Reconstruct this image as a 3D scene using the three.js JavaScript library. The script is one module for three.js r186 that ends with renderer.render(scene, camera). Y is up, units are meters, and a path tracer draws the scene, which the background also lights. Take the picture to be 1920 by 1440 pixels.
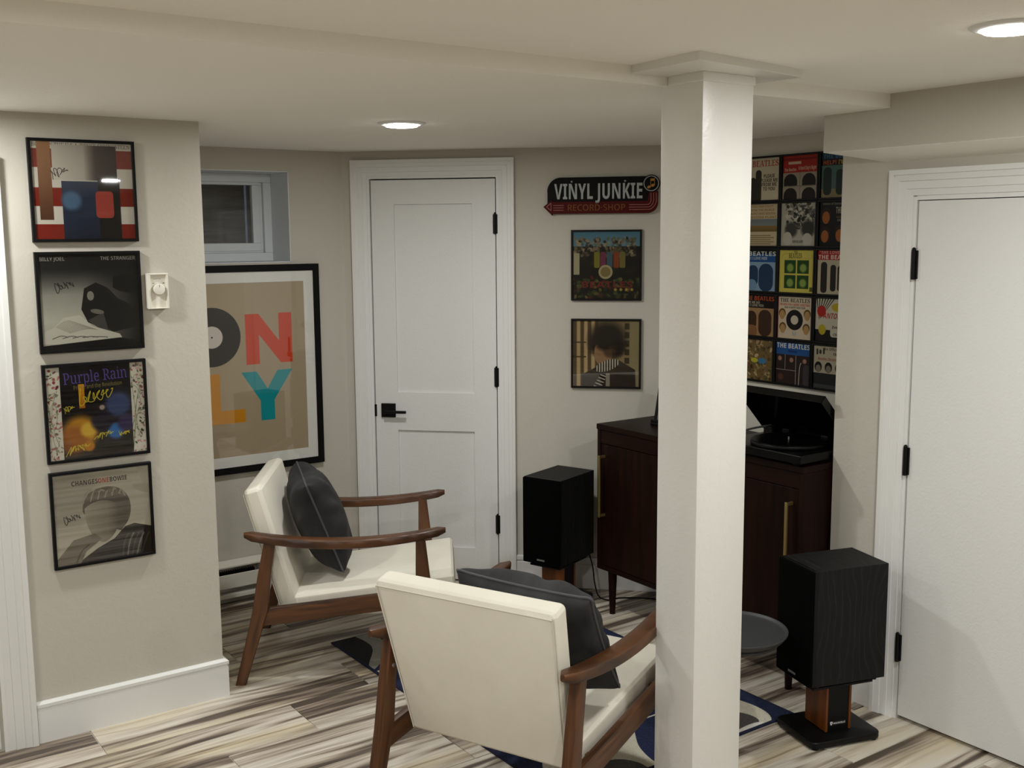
import * as THREE from 'three';
import { RoundedBoxGeometry } from 'three/addons/geometries/RoundedBoxGeometry.js';
import { mergeGeometries, toCreasedNormals } from 'three/addons/utils/BufferGeometryUtils.js';
import { TextGeometry } from 'three/addons/geometries/TextGeometry.js';
import { FontLoader } from 'three/addons/loaders/FontLoader.js';
import { RectAreaLightUniformsLib } from 'three/addons/lights/RectAreaLightUniformsLib.js';

// ---------------------------------------------------------------- camera, sky, lights, exposure
const scene = new THREE.Scene();
const camera = new THREE.PerspectiveCamera(38.973, 4 / 3, 0.05, 60);
camera.position.set(0, 1.8, 0);
camera.rotation.order = 'YXZ';
camera.rotation.set(THREE.MathUtils.degToRad(-7.799), THREE.MathUtils.degToRad(-35.084), THREE.MathUtils.degToRad(-0.4254));
scene.background = new THREE.Color().setRGB(0.012, 0.016, 0.022);          // dusk outside the basement window
const renderer = new THREE.WebGLRenderer({ antialias: true });
renderer.shadowMap.enabled = true;
renderer.toneMapping = THREE.LinearToneMapping;
renderer.toneMappingExposure = 3.0;
RectAreaLightUniformsLib.init();
const CEIL = 2.266, BEAM = 2.218, ALC = 2.225;
const LAMP_POWER = 105, LAMP_COLOR = new THREE.Color().setRGB(0.98, 1.0, 0.985);
// x, z, ceiling height, relative power, label
const LAMPS = [
  [2.082, -3.68, ALC, 1.12, 'round white downlight glowing on the alcove ceiling in front of the narrow door'],
  [2.413, -1.44, CEIL, 1.15, 'round white downlight glowing on the main ceiling near the right door'],
  [0.42, -3.64, ALC, 0.85, 'round white downlight on the low ceiling, left of the wall of four frames'],
  [0.3, -1.44, CEIL, 1.25, 'round white downlight on the main ceiling, nearer the left wall'],
  [-1.7, -1.44, CEIL, 1.6, 'round white downlight on the main ceiling by the far left wall'],
  [2.413, 0.9, CEIL, 1.35, 'round white downlight on the main ceiling behind the viewer on the right'],
  [0.3, 0.9, CEIL, 2.1, 'round white downlight on the main ceiling right behind the viewer'],
  [-1.7, 0.9, CEIL, 2.1, 'round white downlight on the main ceiling behind the viewer on the left'],
];

// ---------------------------------------------------------------- helpers
let seed = 7;
const rnd = () => { seed = (seed + 0x6d2b79f5) | 0; let t = Math.imul(seed ^ (seed >>> 15), 1 | seed); t = (t + Math.imul(t ^ (t >>> 7), 61 | t)) ^ t; return ((t ^ (t >>> 14)) >>> 0) / 4294967296; };
const R = (a, b) => a + (b - a) * rnd();
const lerp = (a, b, t) => a + (b - a) * t;
const clamp = (x, a = 0, b = 1) => Math.max(a, Math.min(b, x));
const used = new Map();
function numbered(n) { const k = used.get(n) ?? 0; used.set(n, k + 1); return k ? n + '_' + String(k).padStart(3, '0') : n; }
function shade(o) { o.castShadow = true; o.receiveShadow = true; return o; }
function tag(o, label, category, group) { o.userData = { label, category }; if (group) o.userData.group = group; return o; }
function thing(name, label, category, pos = [0, 0, 0], turn = 0, group) {
  const o = new THREE.Group(); o.name = numbered(name); scene.add(o);
  o.position.set(...pos); o.rotation.y = turn;
  return tag(o, label, category, group);
}
function struct(name, geo, mat) {
  const o = geo ? shade(new THREE.Mesh(geo, mat)) : new THREE.Group();
  o.name = name; o.userData.kind = 'structure'; scene.add(o); return o;
}
function part(name, geo, mat, parent, label) {
  const o = shade(new THREE.Mesh(geo, mat)); o.name = name; parent.add(o);
  if (label) o.userData.label = label;
  return o;
}
const merge = (list) => mergeGeometries(list.map((g) => { const n = g.index ? g.toNonIndexed() : g; for (const k of Object.keys(n.attributes)) if (!['position', 'normal', 'uv'].includes(k)) n.deleteAttribute(k); return n; }));
// uv in metres from the dominant axis of each face; grain is the axis that u follows on wood
function metreUV(geo, grain) {
  const g = geo.index ? geo.toNonIndexed() : geo, p = g.attributes.position, n = g.attributes.normal, uv = new Float32Array(p.count * 2);
  for (let i = 0; i < p.count; i += 3) {
    const m = [0, 1, 2].map((k) => Math.abs(n.getComponent(i, k) + n.getComponent(i + 1, k) + n.getComponent(i + 2, k)));
    const d = m[0] >= m[1] && m[0] >= m[2] ? 0 : m[1] >= m[2] ? 1 : 2;
    let ax = d === 0 ? [2, 1] : d === 1 ? [0, 2] : [0, 1];
    if (grain !== undefined && ax[1] === grain) ax = [ax[1], ax[0]];
    for (let j = i; j < i + 3; j++) { uv[2 * j] = p.getComponent(j, ax[0]); uv[2 * j + 1] = p.getComponent(j, ax[1]); }
  }
  g.setAttribute('uv', new THREE.BufferAttribute(uv, 2)); return g;
}
const box = (x0, x1, y0, y1, z0, z1, grain) => metreUV(new THREE.BoxGeometry(x1 - x0, y1 - y0, z1 - z0).translate((x0 + x1) / 2, (y0 + y1) / 2, (z0 + z1) / 2), grain);
const rbox = (x0, x1, y0, y1, z0, z1, r = 0.004, grain, seg = 2) => metreUV(new RoundedBoxGeometry(x1 - x0, y1 - y0, z1 - z0, seg, r).translate((x0 + x1) / 2, (y0 + y1) / 2, (z0 + z1) / 2), grain);
// rings of equally many points joined into a closed skin with end caps; u runs along the rings in metres
function skin(rings, crease = 0.7, closedCaps = true) {
  const pos = [], uv = [], n = rings[0].length, cen = rings.map((r) => r.reduce((a, b) => a.clone().add(b), new THREE.Vector3()).divideScalar(n));
  let run = 0; const at = cen.map((c, i) => (run += i ? c.distanceTo(cen[i - 1]) : 0));
  const put = (v, a, b) => { pos.push(v.x, v.y, v.z); uv.push(a, b); };
  const round = rings[0].map((v, j) => v.distanceTo(rings[0][(j + 1) % n])), acc = [0]; for (const d of round) acc.push(acc[acc.length - 1] + d);
  for (let i = 0; i + 1 < rings.length; i++) for (let j = 0; j < n; j++) {
    const k = (j + 1) % n, a = rings[i][j], b = rings[i][k], c = rings[i + 1][k], d = rings[i + 1][j];
    put(a, at[i], acc[j]); put(b, at[i], acc[j + 1]); put(c, at[i + 1], acc[j + 1]); put(a, at[i], acc[j]); put(c, at[i + 1], acc[j + 1]); put(d, at[i + 1], acc[j]);
  }
  if (closedCaps) for (const [i, s] of [[0, -1], [rings.length - 1, 1]]) for (let j = 0; j < n; j++) {
    const a = rings[i][j], b = rings[i][(j + 1) % n];
    put(cen[i], at[i], 0); if (s > 0) { put(a, at[i], .01); put(b, at[i], .02); } else { put(b, at[i], .01); put(a, at[i], .02); }
  }
  const g = new THREE.BufferGeometry();
  g.setAttribute('position', new THREE.Float32BufferAttribute(pos, 3)); g.setAttribute('uv', new THREE.Float32BufferAttribute(uv, 2));
  // outward check by signed volume
  let vol = 0; for (let i = 0; i < pos.length; i += 9) { const [ax, ay, az, bx, by, bz, cx, cy, cz] = pos.slice(i, i + 9); vol += ax * (by * cz - bz * cy) - ay * (bx * cz - bz * cx) + az * (bx * cy - by * cx); }
  if (vol < 0) { const P = g.attributes.position, U = g.attributes.uv; for (let i = 0; i < P.count; i += 3) { const a = [P.getX(i + 1), P.getY(i + 1), P.getZ(i + 1)], b = [U.getX(i + 1), U.getY(i + 1)]; P.setXYZ(i + 1, P.getX(i + 2), P.getY(i + 2), P.getZ(i + 2)); P.setXYZ(i + 2, ...a); U.setXY(i + 1, U.getX(i + 2), U.getY(i + 2)); U.setXY(i + 2, ...b); } }
  g.computeVertexNormals(); return toCreasedNormals(g, crease);
}
// a rounded rectangle ring around c with half sizes a along A and b along B
function ring(c, A, B, a, b, r, seg = 3) {
  const out = [];
  r = Math.min(r, a, b);
  for (const [sx, sy, s] of [[1, 1, 0], [-1, 1, 1], [-1, -1, 2], [1, -1, 3]]) for (let i = 0; i <= seg; i++) {
    const t = (s + i / seg) * Math.PI / 2;
    out.push(c.clone().addScaledVector(A, sx * (a - r) + r * Math.cos(t)).addScaledVector(B, sy * (b - r) + r * Math.sin(t)));
  }
  return out;
}
const V = (x, y, z) => new THREE.Vector3(x, y, z), AX = V(1, 0, 0), AY = V(0, 1, 0), AZ = V(0, 0, 1);
function tubeAlong(pts, r, seg = 60, closed = false) { return new THREE.TubeGeometry(new THREE.CatmullRomCurve3(pts.map((p) => V(...p)), closed), seg, r, 8, closed); }
// moulding round three sides of an opening (local x, y): profile rows are [outward distance, thickness]
function casing(x0, x1, y0, y1, profile, z = 0) {
  const sides = [[[x0, y0], [x0, y1], [x1, y1], [x1, y0]]][0], off = (u) => [V(x0 - u, y0, 0), V(x0 - u, y1 + u, 0), V(x1 + u, y1 + u, 0), V(x1 + u, y0, 0)];
  const names = ['side', 'head', 'side'], out = [];
  for (let k = 0; k < 3; k++) {
    const prof = [[profile[0][0], 0], ...profile, [profile[profile.length - 1][0], 0]];
    const end = (q) => prof.map(([u, t]) => { const p = off(u)[q]; p.z = z + t; return p; });
    out.push(metreUV(skin([end(k), end(k + 1)], 0.35)));
  }
  return out;
}
const CASING = [[0, 0.010], [0.022, 0.012], [0.024, 0.016], [0.05, 0.017], [0.053, 0.021], [0.072, 0.023], [0.075, 0.027], [0.092, 0.027]];

// ---------------------------------------------------------------- computed textures
const hash = (x, y, s) => { let h = Math.imul(x, 374761393) ^ Math.imul(y, 668265263) ^ Math.imul(s, 2147483647 - 58); h = Math.imul(h ^ (h >>> 13), 1274126177); return ((h ^ (h >>> 16)) >>> 0) / 4294967296; };
function noise(x, y, s, px = 1e9, py = 1e9) {
  const xi = Math.floor(x), yi = Math.floor(y), f = x - xi, g = y - yi, u = f * f * (3 - 2 * f), v = g * g * (3 - 2 * g);
  const w = (a, p) => ((a % p) + p) % p, a = w(xi, px), b = w(xi + 1, px), c = w(yi, py), d = w(yi + 1, py);
  return lerp(lerp(hash(a, c, s), hash(b, c, s), u), lerp(hash(a, d, s), hash(b, d, s), u), v);
}
function fbm(x, y, s, px, py, oct = 4) { let v = 0, a = .5, n = 0; for (let i = 0; i < oct; i++) { v += a * noise(x, y, s + i, px, py); n += a; a *= .5; x *= 2; y *= 2; px *= 2; py *= 2; } return v / n; }
function dataTex(w, h, f, srgb, repeat = true) {
  const d = new Uint8Array(w * h * 4);
  for (let y = 0; y < h; y++) for (let x = 0; x < w; x++) { const c = f(x / w, y / h), o = (y * w + x) * 4; for (let k = 0; k < 3; k++) d[o + k] = clamp(c[k] ?? c[0], 0, 255); d[o + 3] = 255; }
  const t = new THREE.DataTexture(d, w, h); t.magFilter = THREE.LinearFilter; t.minFilter = THREE.LinearMipmapLinearFilter; t.generateMipmaps = true;
  if (repeat) t.wrapS = t.wrapT = THREE.RepeatWrapping;
  if (srgb) t.colorSpace = THREE.SRGBColorSpace;
  t.needsUpdate = true; return t;
}
const scaled = (t, metresX, metresY = metresX) => { const c = t.clone(); c.repeat.set(1 / metresX, 1 / metresY); c.needsUpdate = true; return c; };
function canvasTex(w, h, draw) {
  const c = document.createElement('canvas'); c.width = w; c.height = h; const x = c.getContext('2d'); draw(x, w, h);
  const t = new THREE.CanvasTexture(c); t.colorSpace = THREE.SRGBColorSpace; return t;
}
const mix3 = (a, b, t) => a.map((v, i) => lerp(v, b[i], t));
function ramp(stops, t) { for (let i = 1; i < stops.length; i++) if (t <= stops[i][0]) return mix3(stops[i - 1][1], stops[i][1], clamp((t - stops[i - 1][0]) / (stops[i][0] - stops[i - 1][0]))); return stops[stops.length - 1][1]; }

const peel = dataTex(512, 512, (u, v) => { const a = fbm(u * 40, v * 40, 3, 40, 40, 3); const b = fbm(u * 90, v * 90, 9, 90, 90, 2); return [255 * clamp(.5 + (a - .5) * 1.5 + (b - .5) * .5)]; });
const fine = dataTex(256, 256, (u, v) => [255 * fbm(u * 64, v * 64, 21, 64, 64, 2)]);
function woodTex(s, stops, kx, ky, warp) {
  return dataTex(512, 256, (u, v) => {
    const w = v + warp * (fbm(u * 3, v * 4, s, 3, 4, 3) - .5), a = fbm(u * kx, w * ky, s + 20, kx, ky, 4), b = noise(u * 12, w * 160, s + 50, 12, 160);
    return ramp(stops, clamp(a * 1.3 - .15 + (b - .5) * .16));
  }, true);
}
const walnutT = scaled(woodTex(100, [[0, [46, 26, 12]], [.45, [80, 47, 22]], [1, [106, 66, 33]]], 4, 22, .12), .9, .3);
const espressoT = scaled(woodTex(200, [[0, [15, 5, 2]], [.5, [27, 9, 4]], [1, [40, 16, 8]]], 4, 20, .1), 1.2, .5);
const mahoganyT = scaled(woodTex(240, [[0, [74, 36, 3]], [.5, [106, 54, 6]], [1, [128, 68, 12]]], 3, 14, .1), .5, .3);
const ashT = scaled(dataTex(512, 512, (u, v) => {
  const w = v + .22 * (fbm(u * 2, v * 3, 61, 2, 3, 3) - .5), rings = Math.abs(((w * 14 + 1.2 * fbm(u * 2, v * 2, 71, 2, 2, 2)) % 1) - .5) * 2, g = noise(u * 14, w * 200, 81, 14, 200);
  const t = clamp(.42 * Math.pow(rings, 5) + .35 * (g - .42)); return mix3([11, 12, 12], [58, 58, 56], t);
}, true), .55, .42);
const weave = scaled(dataTex(128, 128, (u, v) => [255 * clamp(.5 + .22 * Math.sin(u * 32 * Math.PI * 2) * Math.sin(v * 32 * Math.PI * 2) + .35 * (fbm(u * 32, v * 32, 31, 32, 32, 2) - .5))]), .06);
const cloud = scaled(dataTex(256, 256, (u, v) => { const a = fbm(u * 6, v * 6, 41, 6, 6, 5); return mix3([222, 216, 200], [234, 229, 216], a); }, true), .7);
const velvetT = scaled(dataTex(256, 256, (u, v) => { const a = fbm(u * 7, v * 7, 47, 7, 7, 5); return mix3([22, 22, 23], [46, 46, 47], clamp(a * 1.8 - .4)); }, true), .5);
const plankTex = [];
for (let k = 0; k < 7; k++) plankTex.push(dataTex(1024, 256, (u, v) => {
  const s = 300 + k * 37, w = v * .85 + .2 * (fbm(u * 1.7, v * 1.3, s, 1e9, 1e9, 2) - .5) + .055 * (fbm(u * 5, v * 5, s + 1, 1e9, 1e9, 2) - .5);
  const broad = fbm(u * 1.2 + 5, w * 4.2, s + 2, 1e9, 1e9, 2), streak = fbm(u * 2.6, w * 17, s + 5, 1e9, 1e9, 3), thin = noise(u * 5, w * 64, s + 9);
  const hue = fbm(u * 1.3, w * 3, s + 12, 1e9, 1e9, 2), dark = clamp((fbm(u * 1.6 + 9, w * 8, s + 15, 1e9, 1e9, 2) - .56) * 5);
  const t = clamp((broad - .5) * 1.5 + (streak - .5) * 1.35 + .56 + (thin - .5) * .17 - dark * .34);
  const c = ramp([[0, [82, 71, 62]], [.2, [120, 107, 94]], [.42, [164, 151, 135]], [.64, [196, 186, 171]], [1, [217, 210, 198]]], t);
  return mix3(c, [c[0] * .98, c[1] * .95, c[2] * .86], clamp(hue * 2.4 - 1.1));
}, true, false));

// ---------------------------------------------------------------- materials
const std = (o) => new THREE.MeshStandardMaterial(o), phys = (o) => new THREE.MeshPhysicalMaterial(o);
const M = {
  wall: std({ color: '#c1bcb0', roughness: .9, bumpMap: scaled(peel, .45), bumpScale: .0004 }),
  ceiling: std({ color: '#f5f2ea', roughness: .95, bumpMap: scaled(peel, .4), bumpScale: .0006 }),
  trim: std({ color: '#e2e1de', roughness: .42 }),
  door: std({ color: '#deddda', roughness: .5, bumpMap: scaled(peel, .3), bumpScale: .0003 }),
  post: std({ color: '#e6e4de', roughness: .35, bumpMap: scaled(peel, .5), bumpScale: .0003 }),
  grout: std({ color: '#cfc9be', roughness: .9 }),
  black: phys({ color: '#070707', roughness: .5, specularIntensity: .4 }),
  frame: phys({ color: '#060606', roughness: .5, specularIntensity: .4 }),
  frameWide: phys({ color: '#050505', roughness: .6, specularIntensity: .35 }),
  glass: phys({ color: '#ffffff', transmission: 1, thickness: 0, roughness: .02, ior: 1.5 }),
  mat: std({ color: '#d9d7d1', roughness: .9 }),
  walnut: std({ map: walnutT, roughness: .42 }),
  espresso: phys({ map: espressoT, roughness: .45, specularIntensity: .28 }),
  mahogany: std({ map: mahoganyT, roughness: .4 }),
  ash: phys({ map: ashT, roughness: .6, specularIntensity: .5, bumpMap: ashT, bumpScale: .0003 }),
  grille: phys({ color: '#020202', roughness: 1, specularIntensity: .15, bumpMap: weave, bumpScale: .0006 }),
  satinBlack: phys({ color: '#060607', roughness: .42, specularIntensity: .5 }),
  gloss: phys({ color: '#030303', roughness: .3, specularIntensity: .4 }),
  smoked: phys({ color: '#050505', roughness: .15, specularIntensity: .6 }),
  tray: std({ color: '#383939', roughness: .5 }),
  fabric: std({ map: cloud, roughness: .95, bumpMap: weave, bumpScale: .0005 }),
  velvet: phys({ map: velvetT, roughness: .85, sheen: .35, sheenColor: new THREE.Color('#606064'), sheenRoughness: .5, bumpMap: scaled(fine, .06), bumpScale: .0006 }),
  piping: std({ color: '#4a4a4e', roughness: .7 }),
  brass: std({ color: '#a9915c', metalness: .85, roughness: .35 }),
  steel: std({ color: '#9a9a98', metalness: .8, roughness: .4 }),
  plastic: std({ color: '#e9e4d6', roughness: .45 }),
  heater: std({ color: '#d8d3c7', roughness: .5 }),
  vinylFrame: std({ color: '#d8dcde', roughness: .45 }),
  reveal: std({ color: '#d9dcdf', roughness: .7 }),
  board: std({ map: scaled(woodTex(260, [[0, [58, 60, 62]], [.5, [84, 86, 88]], [1, [108, 110, 112]]], 4, 14, .1), 1, .4), roughness: .9 }),
  lamp: std({ color: '#ffffff', emissive: new THREE.Color().setRGB(1, .95, .88), emissiveIntensity: 9 }),
};

// ---------------------------------------------------------------- the room
const XB = 3.72, XR = 3.385, ZP = -5.08, ZL = -4.02, XL = 1.417, DW = 5.375;
const P1 = [DW * Math.SQRT2 + ZP, ZP], P2 = [XB, XB - DW * Math.SQRT2];   // ends of the diagonal wall
// floor of wood-look planks; each plank is a piece of its own
const floor = struct('floor', box(-6.3, 3.95, -.12, -.0035, -5.5, 6.2), M.grout);
{
  const L = 1.035, W = .2625, gap = .0035, mats = plankTex.map((t) => std({ map: t, roughness: .5, bumpMap: t, bumpScale: .0004 }));
  const shapes = [];
  for (const [fx, fy] of [[0, 0], [1, 0], [0, 1], [1, 1]]) {
    const g = new RoundedBoxGeometry(L - gap, .012, W - gap, 1, .0012).toNonIndexed(), p = g.attributes.position, uv = g.attributes.uv;
    for (let i = 0; i < p.count; i++) { const u = p.getX(i) / L + .5, v = p.getZ(i) / W + .5; uv.setXY(i, fx ? 1 - u : u, fy ? 1 - v : v); }
    shapes.push(g);
  }
  const rest = [];
  for (let k = -6; k < 38; k++) for (let j = -9; j < 6; j++) {
    const x = .9 + L * (j + .5) - .345 * (((k % 3) + 3) % 3), z = -3.78 + W * (k - .5);
    if (x < -6.2 || x > 3.85 || z < -5.35 || z > 6.0) continue;
    const a = Math.floor(rnd() * mats.length), b = Math.floor(rnd() * 4);
    if (x > .2 && z < -1.5) { const m = part('plank', shapes[b], mats[a], floor); m.position.set(x, -.006, z); }
    else (rest[a] ??= []).push(shapes[b].clone().translate(x, -.006, z));
  }
  rest.forEach((g, a) => { const m = part('plank_field', merge(g), mats[a], floor); m.userData.kind = 'stuff'; });
}
struct('ceiling', box(-6.3, 3.95, CEIL, CEIL + .1, -5.5, 6.2), M.ceiling);
struct('ceiling_beam', box(-6.2, 3.72, BEAM, CEIL, -3.515, -2.345), M.ceiling);
struct('ceiling_alcove', box(-6.2, 3.72, ALC, CEIL, -5.35, -3.515), M.ceiling);
struct('wall_left', box(-6.2, XL, 0, ALC, -5.35, ZL), M.wall);
{ // poster wall with the deep window opening
  const x0 = XL, x1 = 2.62, wx0 = 1.50, wx1 = 2.229, wy0 = 1.676, wy1 = 2.12, z0 = ZP - .27;
  struct('wall_back', merge([box(x0, x1, 0, wy0, z0, ZP), box(x0, x1, wy1, ALC, z0, ZP), box(x0, wx0, wy0, wy1, z0, ZP), box(wx1, x1, wy0, wy1, z0, ZP)]), M.wall);
  const t = .004;
  struct('trim_1', merge([box(wx0, wx1, wy0, wy0 + t, z0 + .03, ZP + .001), box(wx0, wx1, wy1 - t, wy1, z0 + .03, ZP + .001), box(wx1 - t, wx1, wy0, wy1, z0 + .03, ZP + .001), box(wx0, wx0 + t, wy0, wy1, z0 + .03, ZP + .001)]), M.reveal);
  const w = struct('window_1');
  const ringOf = (a, b, c, d, s, e, f) => merge([rbox(a, b, c, c + s, e, f, .003), rbox(a, b, d - s, d, e, f, .003), rbox(a, a + s, c + s, d - s, e, f, .003), rbox(b - s, b, c + s, d - s, e, f, .003)]);
  part('window_frame', ringOf(wx0 + t, wx1 - t, wy0 + t, wy1 - t, .042, z0, z0 + .06), M.vinylFrame, w);
  part('window_track', ringOf(wx0 + .046, wx1 - .046, wy0 + .046, wy1 - .046, .014, z0 + .008, z0 + .04), M.vinylFrame, w);
  part('window_sash', ringOf(wx0 + .06, wx1 - .06, wy0 + .055, wy1 - .02, .04, z0 + .012, z0 + .045), M.vinylFrame, w);
  part('pane', box(wx0 + .1, wx1 - .1, wy0 + .09, wy1 - .05, z0 + .026, z0 + .029), M.glass, w);
  const well = struct('window_well', box(1.0, 2.7, 1.2, 1.62, z0 - .9, z0 - .005), std({ color: '#4a4a48', roughness: 1 }));
  for (const [a, b] of [[1.60, 1.829], [1.83, 1.929], [1.93, 2.054], [2.055, 2.25], [2.251, 2.5]]) part('board', rbox(1.0, 2.302, a, b, z0 - .55, z0 - .5, .003, 0), M.board, well);
  part('board', rbox(2.312, 2.36, 1.6, 2.5, z0 - .5, z0 - .01, .004, 1), M.board, well);
}
const RIGHTX = 3.84;
struct('wall_right_alcove', box(XB, RIGHTX, 0, CEIL, P2[1] - .1, -2.5), M.wall);
// the diagonal wall and all that hangs on it use a frame with x along the wall and z out of it
const DIAG = Math.PI / 4, dOrigin = [DW * Math.SQRT1_2, 0, -DW * Math.SQRT1_2];
const onDiag = (o) => { o.position.set(...dOrigin); o.rotation.y = -DIAG; return o; };
const diagPoint = (u, y, n) => [dOrigin[0] + (u - n) * Math.SQRT1_2, y, dOrigin[2] + (u + n) * Math.SQRT1_2];
{
  const ua = (P1[0] + P1[1]) * Math.SQRT1_2 - .02, ub = (P2[0] + P2[1]) * Math.SQRT1_2 + .02, d0 = -1.671, d1 = -1.008, dy = 2.094;
  onDiag(struct('wall_diagonal', merge([box(ua, d0, 0, CEIL, -.12, 0), box(d1, ub, 0, CEIL, -.12, 0), box(d0, d1, dy, CEIL, -.12, 0), box(d0, d1, 0, dy, -.13, -.08)]), M.wall));
  const tr = onDiag(struct('trim_2'));
  casing(-1.679, -1.0, 0, 2.1, CASING.map(([u, t]) => [u * .87, t])).forEach((g, i) => part(['side_casing', 'head_casing', 'side_casing'][i], g, M.trim, tr));
  part('jamb', merge([box(-1.679, -1.666, 0, 2.1, -.08, .004), box(-1.013, -1.0, 0, 2.1, -.08, .004), box(-1.666, -1.013, 2.087, 2.1, -.08, .004)]), M.trim, tr);
  const door = onDiag(struct('door_1'));
  const s0 = -1.661, s1 = -1.019, z1 = -.004, zi = -.016, z0 = -.042, px0 = -1.542, px1 = -1.138;
  part('door_frame', merge([rbox(s0, px0, .012, 2.081, z0, z1, .0015), rbox(px1, s1, .012, 2.081, z0, z1, .0015), rbox(px0 - .001, px1 + .001, 1.959, 2.081, z0, z1, .0015), rbox(px0 - .001, px1 + .001, .8, 1.0, z0, z1, .0015), rbox(px0 - .001, px1 + .001, .012, .185, z0, z1, .0015)]), M.door, door);
  part('door_panel', box(px0, px1, 1.0, 1.959, z0 + .004, zi), M.door, door);
  part('door_panel', box(px0, px1, .185, .8, z0 + .004, zi), M.door, door);
  for (const y of [1.857, 1.086, .318]) {
    const h = part('hinge', merge([rbox(-1.03, -1.006, y - .048, y + .048, -.006, .006, .002), new THREE.CylinderGeometry(.0065, .0065, .1, 14).translate(-1.018, y, .008)]), M.black, door);
    part('hinge_pin', new THREE.SphereGeometry(.006, 10, 8).translate(-1.018, y + .052, .008), M.black, h);
  }
  const handle = part('door_handle', rbox(-1.628, -1.553, .869, .941, z1, z1 + .014, .002), M.black, door);
  part('lever', merge([rbox(-1.6, -1.487, .895, .909, .035, .05, .003), new THREE.CylinderGeometry(.011, .011, .04, 16).rotateX(Math.PI / 2).translate(-1.59, .902, .02)]), M.black, handle);
  part('strike_plate', rbox(-1.672, -1.655, .872, .934, -.012, .002, .002), M.black, door);
  const bb = (a, b) => [rbox(a, b, 0, .128, 0, .013, .002), rbox(a, b, .126, .139, 0, .010, .002), rbox(a, b, .137, .162, 0, .016, .004)];
  onDiag(struct('baseboard_diagonal', merge([...bb(-.921, ub - .02), ...bb(ua + .02, -1.772)]), M.trim));
}
{ // right wall with its flush door, and the soffit over it
  const zC = -2.66, a = -2.333 + .006, b = -1.6, dy = 1.924;
  struct('wall_right', merge([box(XR, RIGHTX, 0, CEIL, zC, a - .012), box(XR, RIGHTX, dy, CEIL, a - .012, b + .012), box(XR, RIGHTX, 0, CEIL, b + .012, 6.1), box(XR + .08, RIGHTX, 0, dy, a - .012, b + .012)]), M.wall);
  const place = (o) => { o.position.set(XR, 0, 0); o.rotation.y = -Math.PI / 2; return o; };       // local x = world z, local z = into the room
  const tr = place(struct('trim_3'));
  casing(a - .02, b + .02, 0, dy + .004, CASING.map(([u, t]) => [u * .98, t])).forEach((g, i) => part(['side_casing', 'head_casing', 'side_casing'][i], g, M.trim, tr));
  part('jamb', merge([box(a - .02, a - .006, 0, dy, -.08, .006), box(b + .006, b + .02, 0, dy, -.08, .006), box(a - .006, b + .006, dy - .012, dy + .004, -.08, .006)]), M.trim, tr);
  const door = place(struct('door_2'));
  part('door_slab', rbox(a, b, .016, 1.909, -.036, .004, .0015), M.door, door);
  for (const y of [1.687, .981, .277]) {
    const h = part('hinge', merge([rbox(a - .016, a + .007, y - .05, y + .05, .002, .011, .002), new THREE.CylinderGeometry(.0075, .0075, .104, 14).translate(a - .005, y, .014)]), M.black, door);
    part('hinge_pin', new THREE.SphereGeometry(.007, 10, 8).translate(a - .005, y + .054, .014), M.black, h);
  }
  struct('baseboard_right', merge([rbox(XR - .014, XR, 0, .128, zC, -2.444, .002), rbox(XR - .01, XR, .126, .139, zC, -2.444, .002), rbox(XR - .016, XR, .137, .162, zC, -2.444, .004), rbox(XR - .014, XR, 0, .15, -1.48, 6, .003)]), M.trim);
  // soffit: an upright face with an underside that drops towards the wall
  const prof = (z, d) => [V(3.222, CEIL, z), V(3.222, 2.088, z), V(XR + .01, d, z + (z < -2.55 ? -.035 : 0)), V(XR + .01, CEIL, z + (z < -2.55 ? -.035 : 0))];
const soffit = struct('soffit');
  const under = (z, d) => [V(3.2225, 2.0878, z), V(3.2225, 2.0868, z), V(XR + .012, d - .001, z + (z < -2.55 ? -.035 : 0)), V(XR + .012, d, z + (z < -2.55 ? -.035 : 0))];
  part('soffit_face', metreUV(skin([prof(-2.62, 2.086), prof(-2.46, 2.05), prof(6.05, 2.046)], .3)), M.wall, soffit);
  part('soffit_underside', metreUV(skin([under(-2.619, 2.0858), under(-2.46, 2.0498), under(6.05, 2.0458)], .3)), M.ceiling, soffit);
}
struct('wall_front', box(-6.3, 3.95, 0, CEIL, 6.0, 6.12), M.wall);
struct('wall_far_left', box(-6.32, -6.2, 0, CEIL, -5.5, 6.1), M.wall);
{ // left wall: tall baseboard with a stepped top, and the casing of a door at the picture's edge
  const y = .152, prof = [[0, 0], [.016, 0], [.016, y - .03], [.0125, y - .028], [.0125, y - .022], [.018, y - .02], [.018, y - .008], [.006, y], [0, y]];
  const at = (x, c) => prof.map(([t, h]) => V(x + (c ? t : 0), h, ZL + t));
  const side = (z) => prof.map(([t, h]) => V(XL + t, h, z));
  const run = (r0, r1) => metreUV(skin([r0, r1], .3));
  struct('baseboard_left', merge([run(at(.725), at(XL, 1)), run(side(ZP), prof.map(([t, h]) => V(XL + t, h, ZL + t)))]), M.trim);
  const tr = struct('trim_4'); tr.position.z = ZL;
  casing(-.16, .625, 0, 1.98, CASING.map(([u, t]) => [u * 1.05, t * 1.05])).forEach((g, i) => part(['side_casing', 'head_casing', 'side_casing'][i], g, M.trim, tr));
  part('jamb', merge([box(.612, .626, 0, 1.98, .001, .012), box(-.16, -.146, 0, 1.98, .001, .012)]), M.trim, tr);
  const d = struct('door_3'); d.position.z = ZL;
  part('door_slab', rbox(-.14, .602, .012, 1.97, .001, .007, .0015), M.door, d);
}
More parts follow.
